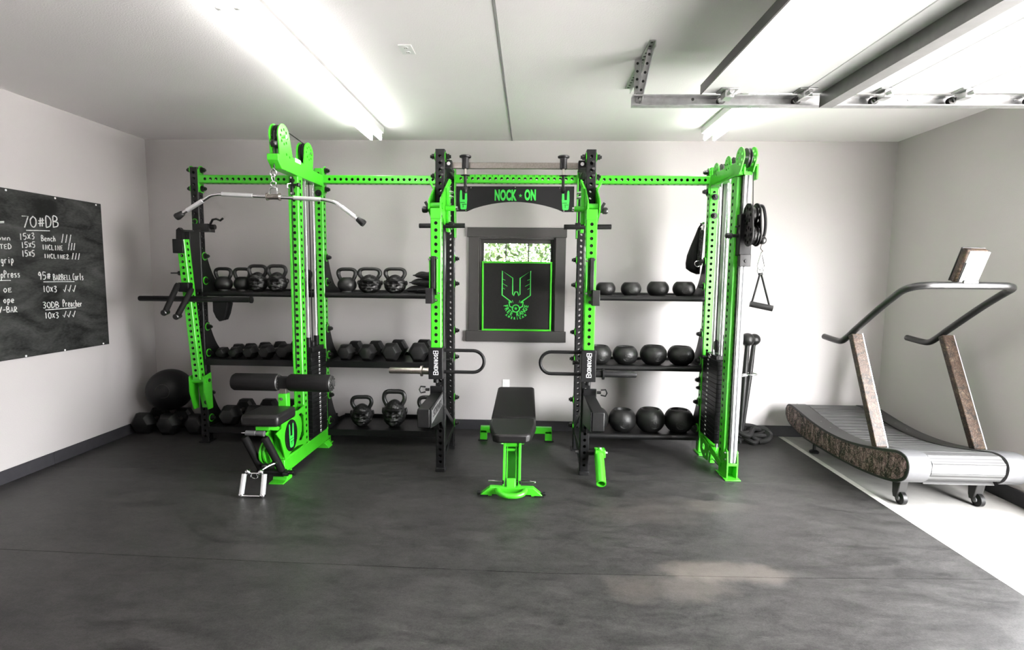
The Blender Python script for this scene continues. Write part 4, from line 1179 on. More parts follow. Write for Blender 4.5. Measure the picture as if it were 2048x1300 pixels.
# strap hook and pop pin on the front post
m = MB().box(XT - .020, XT + .004, 4.112, 4.128, 2.185, 2.325).build('hook_plate', 'blackbolt', lat, .004)
MB().cyl((XT - .008, 4.112, 2.315), (XT - .008, 4.106, 2.315), .009, seg=6).cyl((XT - .008, 4.112, 2.195), (XT - .008, 4.106, 2.195), .009, seg=6).build('bolt', 'chrome', m)
MB().tube([(XT - .012, 4.11, 2.27), (XT - .028, 4.09, 2.262), (XT - .028, 4.085, 2.235), (XT - .014, 4.09, 2.228)], .0045, seg=8).build('hook', 'chrome', m)
MB().lathe((XT + .0, 4.10, 2.258), (1, .0, .0), [(0, .009), (.04, .009), (.045, .016), (.06, .018), (.068, .012)], 12).build('pop_pin', 'blackbolt', lat)

# lat bar hung on a carabiner
t = thing('lat_bar', 'wide chrome lat pulldown bar with bent ends hanging from the tower cable', 'lat bar', (XT, 3.79, 2.125))
def LB(pts): return [(x, 3.80, z) for x, z in pts]
path = LB([(-2.56, 1.992), (-2.40, 2.088)]) + smooth_path(LB([(-2.375, 2.104), (-2.33, 2.13), (-2.27, 2.140)]), 5) + LB([(-1.868, 2.122)]) + smooth_path(LB([(-1.50, 2.104), (-1.42, 2.085), (-1.36, 2.048)]), 5) + LB([(-1.245, 1.962)])
MB().tube(path, .0125, seg=14).build('bar', 'chrome', t)
for a, b in (((-2.515, 2.019), (-2.395, 2.091)), ((-2.25, 2.1392), (-2.02, 2.1288)), ((-1.72, 2.1148), (-1.52, 2.1052)), ((-1.37, 2.055), (-1.275, 1.984))):
    d = Vector((b[0] - a[0], 0, b[1] - a[1]))
    MB().lathe((a[0], 3.80, a[1]), d, [(0, .0128), (.001, .0158), (d.length - .001, .0158), (d.length, .0128)], 18).build('knurled_grip', 'alu', t)
for a, d in (((-2.545, 2.001), (-.86, -.51)), ((-1.255, 1.970), (.80, -.60))):
    MB().lathe((a[0], 3.80, a[1]), (d[0], 0, d[1]), [(0, .017), (.004, .020), (.05, .027), (.062, .024)], 18).build('end_cap', 'rubber', t)
m = MB().cyl((XT - .045, 3.80, 2.122), (XT + .045, 3.80, 2.122), .020, seg=18)
for k in (-.048, .042):
    m.cyl((XT + k, 3.80, 2.122), (XT + k + .006, 3.80, 2.122), .028, seg=18)
m.build('swivel', 'brushed', t)
MB().tube(smooth_path([(XT - .03, 3.80, 2.13), (XT - .028, 3.80, 2.17), (XT - .015, 3.80, 2.187), (XT + .015, 3.80, 2.187), (XT + .028, 3.80, 2.17), (XT + .03, 3.80, 2.13)], 4), .006, seg=8).build('yoke', 'chrome', t)
MB().tube(arc((XT, 3.805, 2.212), .020, 0, 2 * pi, 18)[:-1], .005, seg=8, closed=True).build('ring', 'chrome', t)
MB().tube(smooth_path([(XT + .0, 3.805, 2.225), (XT - .012, 3.805, 2.26), (XT - .006, 3.805, 2.285), (XT + .008, 3.805, 2.285), (XT + .01, 3.805, 2.26), (XT + .004, 3.805, 2.228)], 4), .0045, seg=8).build('snap_link', 'chrome', t)
MB().tube(smooth_path([(XT, 3.81, 2.328), (XT - .022, 3.81, 2.296), (XT - .014, 3.81, 2.27), (XT + .014, 3.81, 2.27), (XT + .022, 3.81, 2.296), (XT, 3.81, 2.328)], 4), .005, seg=8).build('carabiner', 'chrome', t)

# chrome row handle standing on the floor
t = thing('row_handle', 'small chrome double row handle standing on the floor before the footrests', 'cable handle', (-1.92, 3.52, 0))
for dx in (-.068, .068):
    MB().lathe((-1.925 + dx * 1.12, 3.47, .018), (-dx * .38, .30, 1), [(0, .016), (.002, .0175), (.14, .0175), (.142, .016)], 18).build('knurled_grip', 'alu', t)
    MB().sphere((-1.925 + dx * 1.12, 3.468, .016), .019, 14, 10).build('lower_joint', 'chrome', t)
    MB().sphere((-1.925 + dx * .70, 3.512, .166), .020, 14, 10).build('upper_joint', 'chrome', t)
MB().tube([(-1.925 - .076, 3.466, .012), (-1.925 + .076, 3.466, .012)], .006, seg=10).build('cross_rod', 'chrome', t)
MB().tube([(-1.925 - .048, 3.512, .158), (-1.925 + .048, 3.512, .158)], .0055, seg=10).tube(smooth_path([(-1.94, 3.512, .158), (-1.95, 3.515, .13), (-1.925, 3.52, .115), (-1.90, 3.515, .13), (-1.91, 3.512, .158)], 4), .005, seg=8).build('eye', 'chrome', t)
MB().tube(smooth_path([(-1.90, 3.52, .16), (-1.87, 3.58, .18), (-1.83, 3.64, .19), (-1.84, 3.66, .17)], 4), .005, seg=8).build('snap_hook', 'chrome', t)

# ------------------------------------------------------------------ cable column on the right
XC = 1.588
cc = thing('cable_column', 'tall green cable column with a bright metal track at the right end of the rack', 'cable machine', (XC, 4.2, 0))
MB().ptube((XC - HW, 4.095, .10), (XC + HW, 4.175, 2.34), 'z', ('-x', '+x', '-y')).build('front_post', 'green', cc)
MB().box(XC - .006, XC + .012, 4.030, 4.095, .12, 2.33).build('track_backing', 'dgrey', cc, .002)
MB().box(XC + .004, XC + .056, 4.024, 4.062, .125, 2.37).build('track', 'alu', cc, .004)
MB().box(XC + .026, XC + .036, 4.0195, 4.025, .125, 2.37).build('track_groove', 'silver', cc)
MB().box(XC - .036, XC + .03, 4.062, 4.10, .12, 2.33).build('post_lining', 'green', cc, .002)
m = MB()
for k in range(40):
    z = .22 + k * .0508
    m.cyl((XC - .0075, 4.062, z), (XC - .006, 4.062, z), .011, seg=10)
m.build('track_hole', 'black', cc)
# foot
MB().prism([(3.975, 0), (3.975, .008), (4.20, .008), (4.20, 0)], 'yz', XC - .045, XC + .075).build('foot_plate', 'green', cc, .002)
for x in (XC - .018, XC + .058):
    MB().prism([(4.012, .008), (4.012, .135), (4.022, .22), (4.10, .24), (4.19, .16), (4.19, .008)], 'yz', x - .005, x + .005).build('foot_cheek', 'green', cc)
    s = -1 if x < XC else 1
    for z in (.15, .20):
        MB().cyl((x + s * .005, 4.05, z), (x + s * .015, 4.05, z), .010, seg=6).build('bolt', 'chrome', cc)
MB().box(XC - .014, XC + .054, 4.012, 4.05, .105, .125).build('foot_bridge', 'green', cc, .002)
MB().box(XC - .014, XC + .054, 4.10, 4.11, .008, .12).build('foot_back', 'green', cc)
# sloping base beam with a guide pulley plate
MB().obox((XC - .01, 4.63, .19), (XC - .01, 4.12, .085), .06, .055, side=(1, 0, 0)).build('base_beam', 'green', cc, .004)
MB().prism([(4.36, .16), (4.58, .19), (4.56, .06), (4.47, .012), (4.38, .02)], 'yz', XC - .052, XC - .044, holes=[disc2((4.48, .11), .03, 16), disc2((4.42, .06), .012, 10)]).build('guide_plate', 'green', cc)
MB().box(XC - .04, XC + .0, 4.34, 4.38, .01, .10).build('guide_web', 'green', cc, .003)
MB().tube([(XC - .02, 4.36, .05), (XC - .01, 4.10, .03)], .004, seg=8).build('cable', 'blackbolt', cc)
MB().prism([(1.525, 0), (1.66, 0), (1.66, .012), (1.525, .012)], 'xz', 4.55, 4.619).build('rear_foot', 'green', cc)
# head with three pulley cheeks
for x in (XC - .046, XC + .046):
    top = []
    for (y, z, r) in ((4.00, 2.455, .078), (4.24, 2.455, .066), (4.50, 2.458, .066)):
        top += [(y + r * cos(t), z + r * sin(t)) for t in [pi * 1.08 - k * pi * 1.16 / 12 for k in range(13)]]
    hl = ring_holes((4.0, 2.455), .048, .012, 7) + ring_holes((4.24, 2.455), .040, .010, 6) + ring_holes((4.50, 2.458), .040, .010, 6) + [disc2((4.0, 2.455), .012, 10)]
    MB().prism([(3.98, 2.352)] + top + [(4.615, 2.44), (4.615, 2.352)], 'yz', x - .004, x + .004, holes=hl).build('pulley_cheek', 'green', cc)
for y, z, r in ((4.00, 2.455, .070), (4.24, 2.455, .058), (4.50, 2.458, .058)):
    MB().lathe((XC - .010, y, z), (1, 0, 0), [(0, r), (.005, r), (.009, r - .012), (.019, r - .012), (.023, r), (.028, r)], 28).build('pulley', 'blackbolt', cc)
    MB().cyl((XC - .05, y, z), (XC + .05, y, z), .010, seg=10).build('axle', 'chrome', cc)
MB().box(XC - .05, XC + .05, 4.00, 4.615, 2.335, 2.36).build('head_beam', 'green', cc, .003)
MB().prism([(XC - .02, 2.335), (XC - .02, 2.41), (XC + .085, 2.41), (XC + .085, 2.30), (XC + .072, 2.30), (XC + .072, 2.395), (XC - .008, 2.395), (XC - .008, 2.335)], 'xz', 3.985, 4.05).build('head_bracket', 'green', cc, .002)
# rods and stack
for y in (4.32, 4.50):
    MB().cyl((XC - .0, y, .15), (XC, y, 2.34), .0125, seg=14).build('guide_rod', 'chrome', cc)
MB().box(XC - .0, XC + .012, 4.36, 4.46, .92, 2.34).build('rod_shield', 'alu', cc)
MB().tube([(XC - .014, 4.41, .95), (XC - .014, 4.41, 2.36)], .0045, seg=8).build('cable', 'blackbolt', cc)
for k in range(18):
    MB().box(XC - .055, XC + .055, 4.23, 4.58, .215 + k * .038, .215 + k * .038 + .036).build('weight_plate', 'black', cc, .002)
m = MB()
for k in range(18):
    m.box(XC - .0562, XC - .0552, 4.435, 4.465, .226 + k * .038, .239 + k * .038)
m.build('weight_numbers', 'whitepaint', cc)
MB().box(XC - .05, XC + .05, 4.28, 4.54, .90, .935).build('top_plate', 'black', cc, .003)
MB().lathe((XC - .012, 4.41, 1.0), (1, 0, 0), [(0, .055), (.006, .055), (.01, .045), (.02, .045), (.024, .055), (.03, .055)], 24).build('stack_pulley', 'blackbolt', cc)
MB().lathe((XC - .055, 4.45, .90), (-1, 0, 0), [(0, .008), (.03, .008), (.034, .016), (.05, .016)], 12).build('stack_pin', 'blackbolt', cc)
MB().tube(arc((XC - .075, 4.36, .925), .018, 0, 2 * pi, 16, 'yz')[:-1], .004, seg=8, closed=True).build('pin_ring', 'chrome', cc)
# sliding pulley carriage
MB().box(XC - .024, XC + .066, 3.99, 4.10, 1.74, 2.05).build('carriage', 'black', cc, .005)
MB().box(XC - .018, XC + .066, 3.985, 4.03, 1.66, 1.75).build('carriage_foot', 'blackbolt', cc, .004)
MB().cyl((XC + .03, 3.985, 1.70), (XC + .03, 3.978, 1.70), .014, seg=14).build('foot_bolt', 'blackbolt', cc)
for x in (XC + .004, XC + .062):
    pf = []
    pf += [(3.93 + .088 * cos(t), 2.03 + .088 * sin(t)) for t in [0 + k * pi / 12 for k in range(13)]]
    pf += [(3.90 + .082 * cos(t), 1.885 + .082 * sin(t)) for t in [pi + k * pi / 12 for k in range(13)]]
    MB().prism(pf, 'yz', x - .004, x + .004, holes=ring_holes((3.93, 2.03), .056, .014, 8) + ring_holes((3.90, 1.885), .052, .013, 8)).build('carriage_cheek', 'black', cc)
for y, z in ((3.93, 2.03), (3.90, 1.885)):
    MB().lathe((XC + .014, y, z), (1, 0, 0), [(0, .072), (.007, .074), (.012, .062), (.026, .062), (.031, .074), (.038, .072)], 28).cyl((XC - .004, y, z), (XC + .07, y, z), .012, seg=10).build('carriage_pulley', 'blackbolt', cc)
MB().tube(smooth_path([(XC + .075, 3.93, 2.10), (XC + .105, 3.92, 2.09), (XC + .118, 3.90, 2.0), (XC + .105, 3.87, 1.90), (XC + .085, 3.86, 1.85)], 6), .0105, seg=10).build('carriage_hoop', 'black', cc)
MB().lathe((XC - .02, 4.03, 1.89), (-1, 0, 0), [(0, .013), (.045, .013), (.05, .02), (.085, .022), (.095, .016)], 16).build('pop_pin', 'blackbolt', cc)
MB().box(XC - .035, XC + .06, 4.0, 4.09, 1.955, 1.967).build('carriage_rib', 'black', cc, .002)
MB().tube([(XC + .05, 4.0, 2.42), (XC + .05, 3.965, 2.10)], .0035, seg=8).build('cable', 'blackbolt', cc)
MB().sphere((XC + .083, 3.855, 1.845), .030, 18, 12).build('cable_ball', 'blackbolt', cc)

# stirrup handle on a carabiner
t = thing('stirrup_handle', 'black stirrup handle hanging from a chrome carabiner on the cable column', 'cable handle', (1.70, 3.85, 1.60))
hx, hy = 1.672, 3.853
MB().tube(smooth_path([(hx, hy, 1.815), (hx - .008, hy, 1.79), (hx + .008, hy, 1.77), (hx + .002, hy, 1.755)], 4), .006, seg=8).build('swivel', 'brushed', t)
MB().tube(smooth_path([(hx, hy, 1.76), (hx - .018, hy, 1.69), (hx - .022, hy, 1.655), (hx, hy, 1.635), (hx + .024, hy, 1.655), (hx + .020, hy, 1.69), (hx, hy, 1.76)], 4), .0045, seg=8).build('carabiner', 'chrome', t)
MB().tube(arc((hx, hy, 1.628), .022, 0, 2 * pi, 18)[:-1], .005, seg=8, closed=True).build('ring', 'chrome', t)
m = MB()
m.obox((hx - .004, hy, 1.605), (hx - .066, hy - .03, 1.385), .020, .006, side=(0, 1, 0))
m.obox((hx + .004, hy, 1.605), (hx + .052, hy - .06, 1.365), .020, .006, side=(0, 1, 0))
m.box(hx - .012, hx + .012, hy - .012, hy + .012, 1.597, 1.612)
m.build('strap', 'cloth', t)
MB().pipe((hx - .075, hy - .026, 1.388), (hx + .070, hy - .066, 1.358), .0215, .012, seg=20).build('grip', 'rubber', t)

# ------------------------------------------------------------------ adjustable bench
bn = thing('weight_bench', 'black padded adjustable bench on a bright green frame in the middle of the rack', 'bench', (-.11, 4.1, 0))
BX = -.108
# seat and back pads (tapered outlines)
def pad(outline, zf, th, name, m, bev):
    mb = MB()
    top = [mb.bm.verts.new((x, y, zf(y) + th)) for x, y in outline]
    bot = [mb.bm.verts.new((x, y, zf(y))) for x, y in outline]
    mb.face(top); mb.face(bot[::-1])
    for i in range(len(outline)):
        j = (i + 1) % len(outline)
        mb.face([top[i], bot[i], bot[j], top[j]])
    return mb.build(name, m, bn, bev)
so_ = [(BX - .100, 3.545), (BX + .100, 3.552), (BX + .135, 3.58), (BX + .172, 3.80), (BX + .172, 3.945), (BX - .172, 3.935), (BX - .172, 3.79), (BX - .135, 3.575)]
pad(so_, lambda y: .400 + .03 * (y - 3.55), .066, 'seat_pad', 'vinylfront', .016)
bo = [(BX - .172, 3.955), (BX + .172, 3.965), (BX + .166, 4.70), (BX + .150, 4.73), (BX - .150, 4.722), (BX - .166, 4.69)]
pad(bo, lambda y: .415 + .095 * (y - 3.95), .066, 'back_pad', 'vinyl', .014)
# front column
for x in (-.060, .052):
    MB().prism([(3.62, .04), (3.70, .04), (3.80, .38), (3.72, .38)], 'yz', BX + x - .005, BX + x + .013).build('column_rail', 'green', bn, .002)
MB().obox((BX + .0, 3.70, .03), (BX, 3.80, .36), .085, .012, side=(1, 0, 0)).build('column_web', 'green', bn, .002)
m = MB()
for x in (-.036, .030):
    m.obox((BX + x, 3.645, .06), (BX + x, 3.735, .36), .008, .012, side=(1, 0, 0))
m.build('ladder_rail', 'green', bn)
m = MB().cyl((BX - .05, 3.735, .335), (BX + .05, 3.735, .335), .018, seg=16).box(BX - .055, BX + .055, 3.715, 3.74, .29, .308)
m.build('column_cross', 'green', bn, .003)
for s in (-1, 1):
    MB().cyl((BX + s * .06, 3.745, .345), (BX + s * .085, 3.745, .345), .014, seg=8).build('column_bolt', 'chrome', bn)
    MB().box(BX + s * .055 - .012 * (s < 0), BX + s * .055 + .012 * (s > 0), 3.63, 3.69, .055, .10).build('guide_block', 'black', bn, .003)
MB().cyl((BX - .17, 3.665, .082), (BX + .175, 3.665, .082), .007, seg=10).build('adjusting_rod', 'chrome', bn)
MB().obox((BX - .004, 3.62, .02), (BX - .004, 3.655, .11), .062, .05, side=(1, 0, 0)).build('column_foot', 'green', bn, .003)
# front foot bar
MB().prism([(BX - .155, .062), (BX + .155, .062), (BX + .225, .006), (BX + .225, 0), (BX + .14, 0), (BX + .14, .012), (BX - .14, .012), (BX - .14, 0), (BX - .225, 0), (BX - .225, .006)], 'xz', 3.595, 3.645).build('front_foot', 'green', bn, .004)
MB().tube(smooth_path([(BX - .10, 3.60, .045), (BX - .085, 3.555, .040), (BX - .045, 3.525, .036), (BX, 3.517, .035), (BX + .045, 3.525, .036), (BX + .085, 3.555, .040), (BX + .10, 3.60, .045)], 4), .019, seg=14).build('carry_handle', 'green', bn)
for s in (-1, 1):
    MB().box(BX + s * .20 - .035, BX + s * .20 + .035, 3.585, 3.655, -.001, .008).cyl((BX + s * .222, 3.62, .015), (BX + s * .246, 3.62, .015), .014, seg=14).build('rubber_foot', 'rubber', bn, .002)
# spine and rear legs
MB().obox((BX, 3.80, .33), (BX, 4.86, .10), .06, .07, side=(1, 0, 0)).build('spine', 'green', bn, .004)
MB().obox((BX, 4.50, .19), (BX, 4.62, .46), .05, .05, side=(1, 0, 0)).build('back_strut', 'green', bn, .004)
MB().box(BX - .34, BX + .34, 4.85, 4.90, .075, .135).build('rear_bar', 'green', bn, .003)
for s in (-1, 1):
    MB().box(BX + s * .31 - .033, BX + s * .31 + .033, 4.85, 4.90, .008, .10).build('rear_leg', 'green', bn, .003)
    MB().box(BX + s * .315 - .045, BX + s * .315 + .045, 4.84, 4.91, 0, .010).build('rubber_foot', 'rubber', bn, .002)

# ------------------------------------------------------------------ curved treadmill
tm = thing('curved_treadmill', 'curved manual treadmill with camouflage side panels by the right wall', 'treadmill', (2.915, 4.2, -.012))
TL, TR = 2.52, 3.31
top = [(5.085, .315), (5.06, .352), (5.02, .372), (4.95, .372), (4.80, .348), (4.60, .318), (4.38, .300), (4.16, .304), (3.98, .324), (3.79, .360), (3.64, .394), (3.55, .414), (3.49, .412), (3.447, .392), (3.426, .352), (3.430, .300), (3.452, .252), (3.495, .216)]
bot = [(3.56, .188), (3.69, .162), (3.87, .140), (4.05, .128), (4.25, .122), (4.45, .120), (4.62, .122), (4.78, .132), (4.92, .160), (5.03, .200), (5.08, .255)]
def sm2(p, n=3):
    return [(v.y, v.z) for v in smooth_path([(0, a, b) for a, b in p], n)]
outl = sm2(top + bot)
def inset(p, d):
    out = []
    n = len(p)
    for i in range(n):
        a, b = Vector(p[i - 1]), Vector(p[(i + 1) % n])
        t = (b - a).normalized()
        out.append((p[i][0] + t.y * -d * INS, p[i][1] + t.x * d * INS))
    return out
INS = 1
c0 = inset(outl, .02)
if (Vector(c0[5]) - Vector((4.2, .24))).length > (Vector(outl[5]) - Vector((4.2, .24))).length:
    INS = -1
for x0, x1, xo in ((TL, TL + .022, -1), (TR - .022, TR, 1)):
    MB().prism(outl, 'yz', x0, x1).build('side_frame', 'dgrey', tm, .004)
    xp = x0 - .005 if xo < 0 else x1
    MB().prism(inset(outl, .019), 'yz', xp, xp + .005).build('side_panel', 'camo_panel', tm, .001)
def strip(path, x0, x1, th, mb):
    """a sheet of thickness th following a (y, z) path"""
    n = len(path); A, B = [], []
    inn = []
    for i in range(n):
        a, b = Vector(path[max(i - 1, 0)]), Vector(path[min(i + 1, n - 1)])
        t = (b - a).normalized()
        inn.append((path[i][0] + t.y * th * INS * -1, path[i][1] + t.x * th * INS))
    poly = list(path) + inn[::-1]
    mb.prism(poly, 'yz', x0, x1)
dense = sm2(top, 6)
deck = [p for p in dense if p[0] > 3.62 and p[1] > .29]
def inset_open(p, d):
    out = []
    for i in range(len(p)):
        a, b = Vector(p[max(i - 1, 0)]), Vector(p[min(i + 1, len(p) - 1)])
        t = (b - a).normalized()
        out.append((p[i][0] - t.y * d, p[i][1] + t.x * d))
    return out
nose = inset_open([p for p in dense if p[0] <= 3.70], -.003)
for x0, x1 in ((TL + .022, TL + .146), (TR - .146, TR - .022)):
    m = MB(); strip(deck, x0, x1, .02, m); m.build('deck_strip', 'dgrey', tm)
    m = MB(); strip(nose, x0 - .018 if x0 < 3 else x0, x1 if x0 < 3 else x1 + .018, .03, m); m.build('nose_cowl', 'silver', tm)
m = MB()
for k in (8, 12, 30, 34, 52, 56):
    if k < len(deck):
        for x in (TL + .075, TR - .075):
            y, z = deck[k]; m.cyl((x, y, z - .002), (x, y, z + .003), .006, seg=8)
m.build('rivet', 'chrome', tm)
# belt of slats
cum = [0]
for a, b in zip(dense, dense[1:]): cum.append(cum[-1] + (Vector(b) - Vector(a)).length)
def at(s):
    for i in range(len(cum) - 1):
        if cum[i + 1] >= s:
            t = (s - cum[i]) / (cum[i + 1] - cum[i])
            return Vector(dense[i]).lerp(Vector(dense[i + 1]), t)
    return Vector(dense[-1])
m = MB(); pitch = .0715; ns = int(cum[-1] / pitch)
for k in range(ns):
    a, b = at(k * pitch + .0045), at((k + 1) * pitch - .0045)
    d = (b - a).normalized(); inw = Vector((-d.y, d.x))
    p0, p1 = a + inw * .004, b + inw * .004
    q0, q1 = a + inw * .024, b + inw * .024
    m.prism([tuple(p0), tuple(p1), tuple(q1), tuple(q0)], 'yz', TL + .158, TR - .158)
m.build('running_belt', 'slat', tm)
MB().prism(inset(outl, .045), 'yz', TL + .12, TR - .12).build('inner_body', 'void', tm)
MB().prism([(3.50, .20), (3.62, .165), (3.62, .19), (3.52, .225)], 'yz', TL + .16, TR - .16).build('front_lip', 'dgrey', tm, .003)
# uprights
for x in (2.568, 3.262):
    p0, p1 = Vector((x, 3.785, .355)), Vector((x, 4.165, 1.140))
    u = MB().obox(p0, p1, .084, .052, side=(1, 0, 0)).build('upright', 'camo', tm, .006)
    d = (p1 - p0).normalized(); nn = Vector((0, -d.z, d.y))
    MB().obox(p0 + nn * .0262 + Vector((.040, 0, 0)), p1 + nn * .0262 + Vector((.040, 0, 0)), .006, .004, side=(1, 0, 0)).build('edge_trim', 'alu', u)
# handrail, one bent tube
rl = [(4.58, 1.078), (4.42, 1.066), (4.33, 1.070), (4.255, 1.112), (4.165, 1.178), (3.90, 1.362), (3.76, 1.452)]
L = [(2.563, y, z) for y, z in rl]; Rr = [(3.262, y, z) for y, z in rl]
bend1 = [(2.566, 3.68, 1.500), (2.590, 3.615, 1.526), (2.650, 3.575, 1.538), (2.74, 3.565, 1.540)]
bend2 = [(3.10, 3.565, 1.540), (3.18, 3.575, 1.537), (3.236, 3.615, 1.524), (3.259, 3.68, 1.498)]
path = smooth_path(L[:5], 4)[:-1] + smooth_path(L[4:] + bend1, 5)[:-1] + smooth_path(bend1[-1:] + bend2, 5)[:-1] + smooth_path(bend2[-1:] + L[4:][::-1] if False else bend2[-1:] + Rr[::-1][:3], 5)[:-1] + smooth_path(Rr[::-1][2:], 4)
MB().tube(path, .0245, seg=18).build('handrail', 'rail', tm)
# console seen from behind, tilted
cn = MB()
cn.box(-.088, .088, -.028, .028, 0, .235)
mx = Matrix.Translation((2.895, 3.60, 1.560)) @ Matrix.Rotation(radians(22), 4, 'X') @ Matrix.Rotation(radians(-6), 4, 'Z') @ Matrix.Diagonal((.80, 1, 1, 1))
cn.transform(mx)
cn = cn.build('console', 'camo', tm, .014)
def cbox(x0, x1, y0, y1, z0, z1, nm, mt, bv=.003):
    m = MB().box(x0, x1, y0, y1, z0, z1); m.transform(mx); return m.build(nm, mt, cn, bv)
cbox(-.090, .090, .022, .036, -.002, .237, 'bezel', 'dgrey', .01)
cbox(-.066, .086, -.033, -.026, .010, .228, 'back_cover', 'screen', .005)
cbox(-.058, .060, -.042, -.030, .0, .150, 'mount_plate', 'screen', .003)
cbox(-.030, .046, -.0435, -.0405, .055, .128, 'data_label', 'pink', .001)
cbox(-.064, -.054, -.040, -.030, .0, .150, 'mount_gap', 'dgrey', .001)
cbox(.034, .042, -.0445, -.0425, .055, .128, 'label_edge', 'dgrey', .0005)
cbox(-.030, .040, -.0445, -.0425, .050, .055, 'label_edge', 'dgrey', .0005)
m = MB()
for x, z in ((-.058, .215), (.074, .215)):
    m.cyl((x, -.0335, z), (x, -.030, z), .007, seg=10)
m.transform(mx); m.build('screw', 'dgrey', cn)
MB().box(2.86, 2.96, 3.545, 3.585, 1.545, 1.575).build('console_clamp', 'dgrey', tm, .005)
# castors and rear feet
for x in (2.655, 3.185):
    MB().prism([(3.72, .19), (3.63, .19), (3.655, .055), (3.665, .03), (3.70, .03), (3.71, .06)], 'yz', x - .030, x + .030).build('castor_fork', 'dgrey', tm, .006)
    w_ = MB().lathe((x - .018, 3.655, .035), (1, 0, 0), [(0, .030), (.004, .046), (.032, .046), (.036, .030)], 24).build('castor_wheel', 'rubber', tm)
    MB().lathe((x - .032, 3.655, .035), (1, 0, 0), [(0, .008), (.004, .018), (.060, .018), (.064, .008)], 14).build('castor_hub', 'silver', w_)
for x in (2.63, 3.20):
    MB().lathe((x, 4.74, -.012), (0, 0, 1), [(0, .04), (.012, .042), (.022, .03), (.03, .014), (.15, .014)], 20).build('levelling_foot', 'rubber', tm)

# ------------------------------------------------------------------ hex dumbbells
def hexa(r):
    return [(r * cos(pi / 6 + pi / 3 * k + pi / 6), r * sin(pi / 6 + pi / 3 * k + pi / 6)) for k in range(6)]
def make_dumbbell(label, loc):
    """unit dumbbell along y: heads 1 across corners, 0.5 radius; lying on a flat"""
    t = thing('hex_dumbbell', label, 'dumbbell', loc)
    zc = .5 * sin(pi / 3)
    for s in (-1, 1):
        mb = MB()
        R = []
        for y, r in ((.34, .38), (.42, .50), (.64, .50), (.84, .34), (.85, .31)):
            R.append([Vector((r * cos(pi / 3 * k), s * y, zc + r * sin(pi / 3 * k))) for k in range(6)])
        mb.rings(R if s < 0 else R[::-1])
        mb.build('head', 'rubber', t, .018, shift=False)
    MB().lathe((0, -.36, zc), (0, 1, 0), [(0, .085), (.10, .085), (.20, .10), (.36, .105), (.52, .10), (.62, .085), (.72, .085)], 16).build('grip', 'brushed', t, shift=False)
    return t
DB = None
def dumbbell(x, y, z, d, label, group, rz=0.0, ly=None):
    global DB
    if DB is None:
        DB = make_dumbbell(label, (x, y, z)); DB['group'] = group; o = DB
    else:
        o = dup(DB, (x, y, z), rz, 1, label, group)
    o.scale = (d, ly if ly else d, d); o.rotation_euler = (0, 0, rz); o.location = (x, y, z)
g1 = 'small hex dumbbells on the left middle shelf'
W = ('smallest hex dumbbell, first from the left on the left middle shelf', 'second hex dumbbell from the left on the left middle shelf', 'third hex dumbbell from the left on the left middle shelf',
     'fourth hex dumbbell from the left on the left middle shelf', 'fifth hex dumbbell on the left middle shelf, partly behind the tower post')
for (x, d), l in zip(((-2.842, .110), (-2.72, .118), (-2.575, .133), (-2.425, .145), (-2.255, .156)), W):
    dumbbell(x, 4.85, .781, d, l, g1, ly=.21 + .2 * d)
dumbbell(-2.08, 4.80, .781, .168, 'hex dumbbell on the left middle shelf hidden mostly behind the tower post', g1, ly=.235)
g2 = 'hex dumbbells on the middle shelf right of the tower'
for (x, d), l in zip(((-1.685, .162), (-1.485, .167), (-1.262, .184), (-1.010, .190)), ('first hex dumbbell right of the pulldown tower on the middle shelf', 'second hex dumbbell right of the pulldown tower on the middle shelf',
                     'third hex dumbbell right of the pulldown tower on the middle shelf', 'large hex dumbbell on the middle shelf right beside the left jammer arm')):
    dumbbell(x, 4.86, .781, d, l, g2, ly=.25)
g3 = 'large hex dumbbells on the lower left shelf'
for (x, d), l in zip(((-2.79, .205), (-2.555, .21), (-2.31, .21)), ('large hex dumbbell on the bottom shelf beside the left end upright', 'large hex dumbbell on the bottom shelf just left of the machine seat', 'large hex dumbbell on the bottom shelf hidden mostly behind the machine seat')):
    dumbbell(x, 4.85, .149, d, l, g3, ly=.25)
g4 = 'big hex dumbbells on the floor in the left corner'
dumbbell(-3.735, 4.96, 0, .232, 'big hex dumbbell on the floor nearest the left wall', g4, ly=.21)
dumbbell(-3.478, 4.95, 0, .232, 'big hex dumbbell on the floor under the slam ball', g4, ly=.21)
dumbbell(-3.225, 4.98, 0, .225, 'big hex dumbbell on the floor right behind the left end upright', g4, ly=.21)

# ------------------------------------------------------------------ slam ball
t = thing('slam_ball', 'large black rubber slam ball resting on the floor dumbbells in the corner', 'slam ball', (-3.60, 4.985, .42))
m = MB().sphere((-3.555, 4.985, .405), .205, 40, 28)
b_ = m.build('ball', 'rubber', t)
MB().tube([(-3.555 + .2055 * cos(q) * .96, 4.985 - .2055 * abs(sin(q)) * .80 - .0, .405 + .2055 * (.28 * cos(q) + .6 * 0) ) for q in ()] or
          [(-3.555 + .066 * cos(q * pi / 12) + .06, 4.985 - .193 + .006 * cos(q * pi / 12), .43 + .066 * sin(q * pi / 12)) for q in range(24)], .0025, seg=6, closed=True).build('ring_mark', 'dgrey', b_)

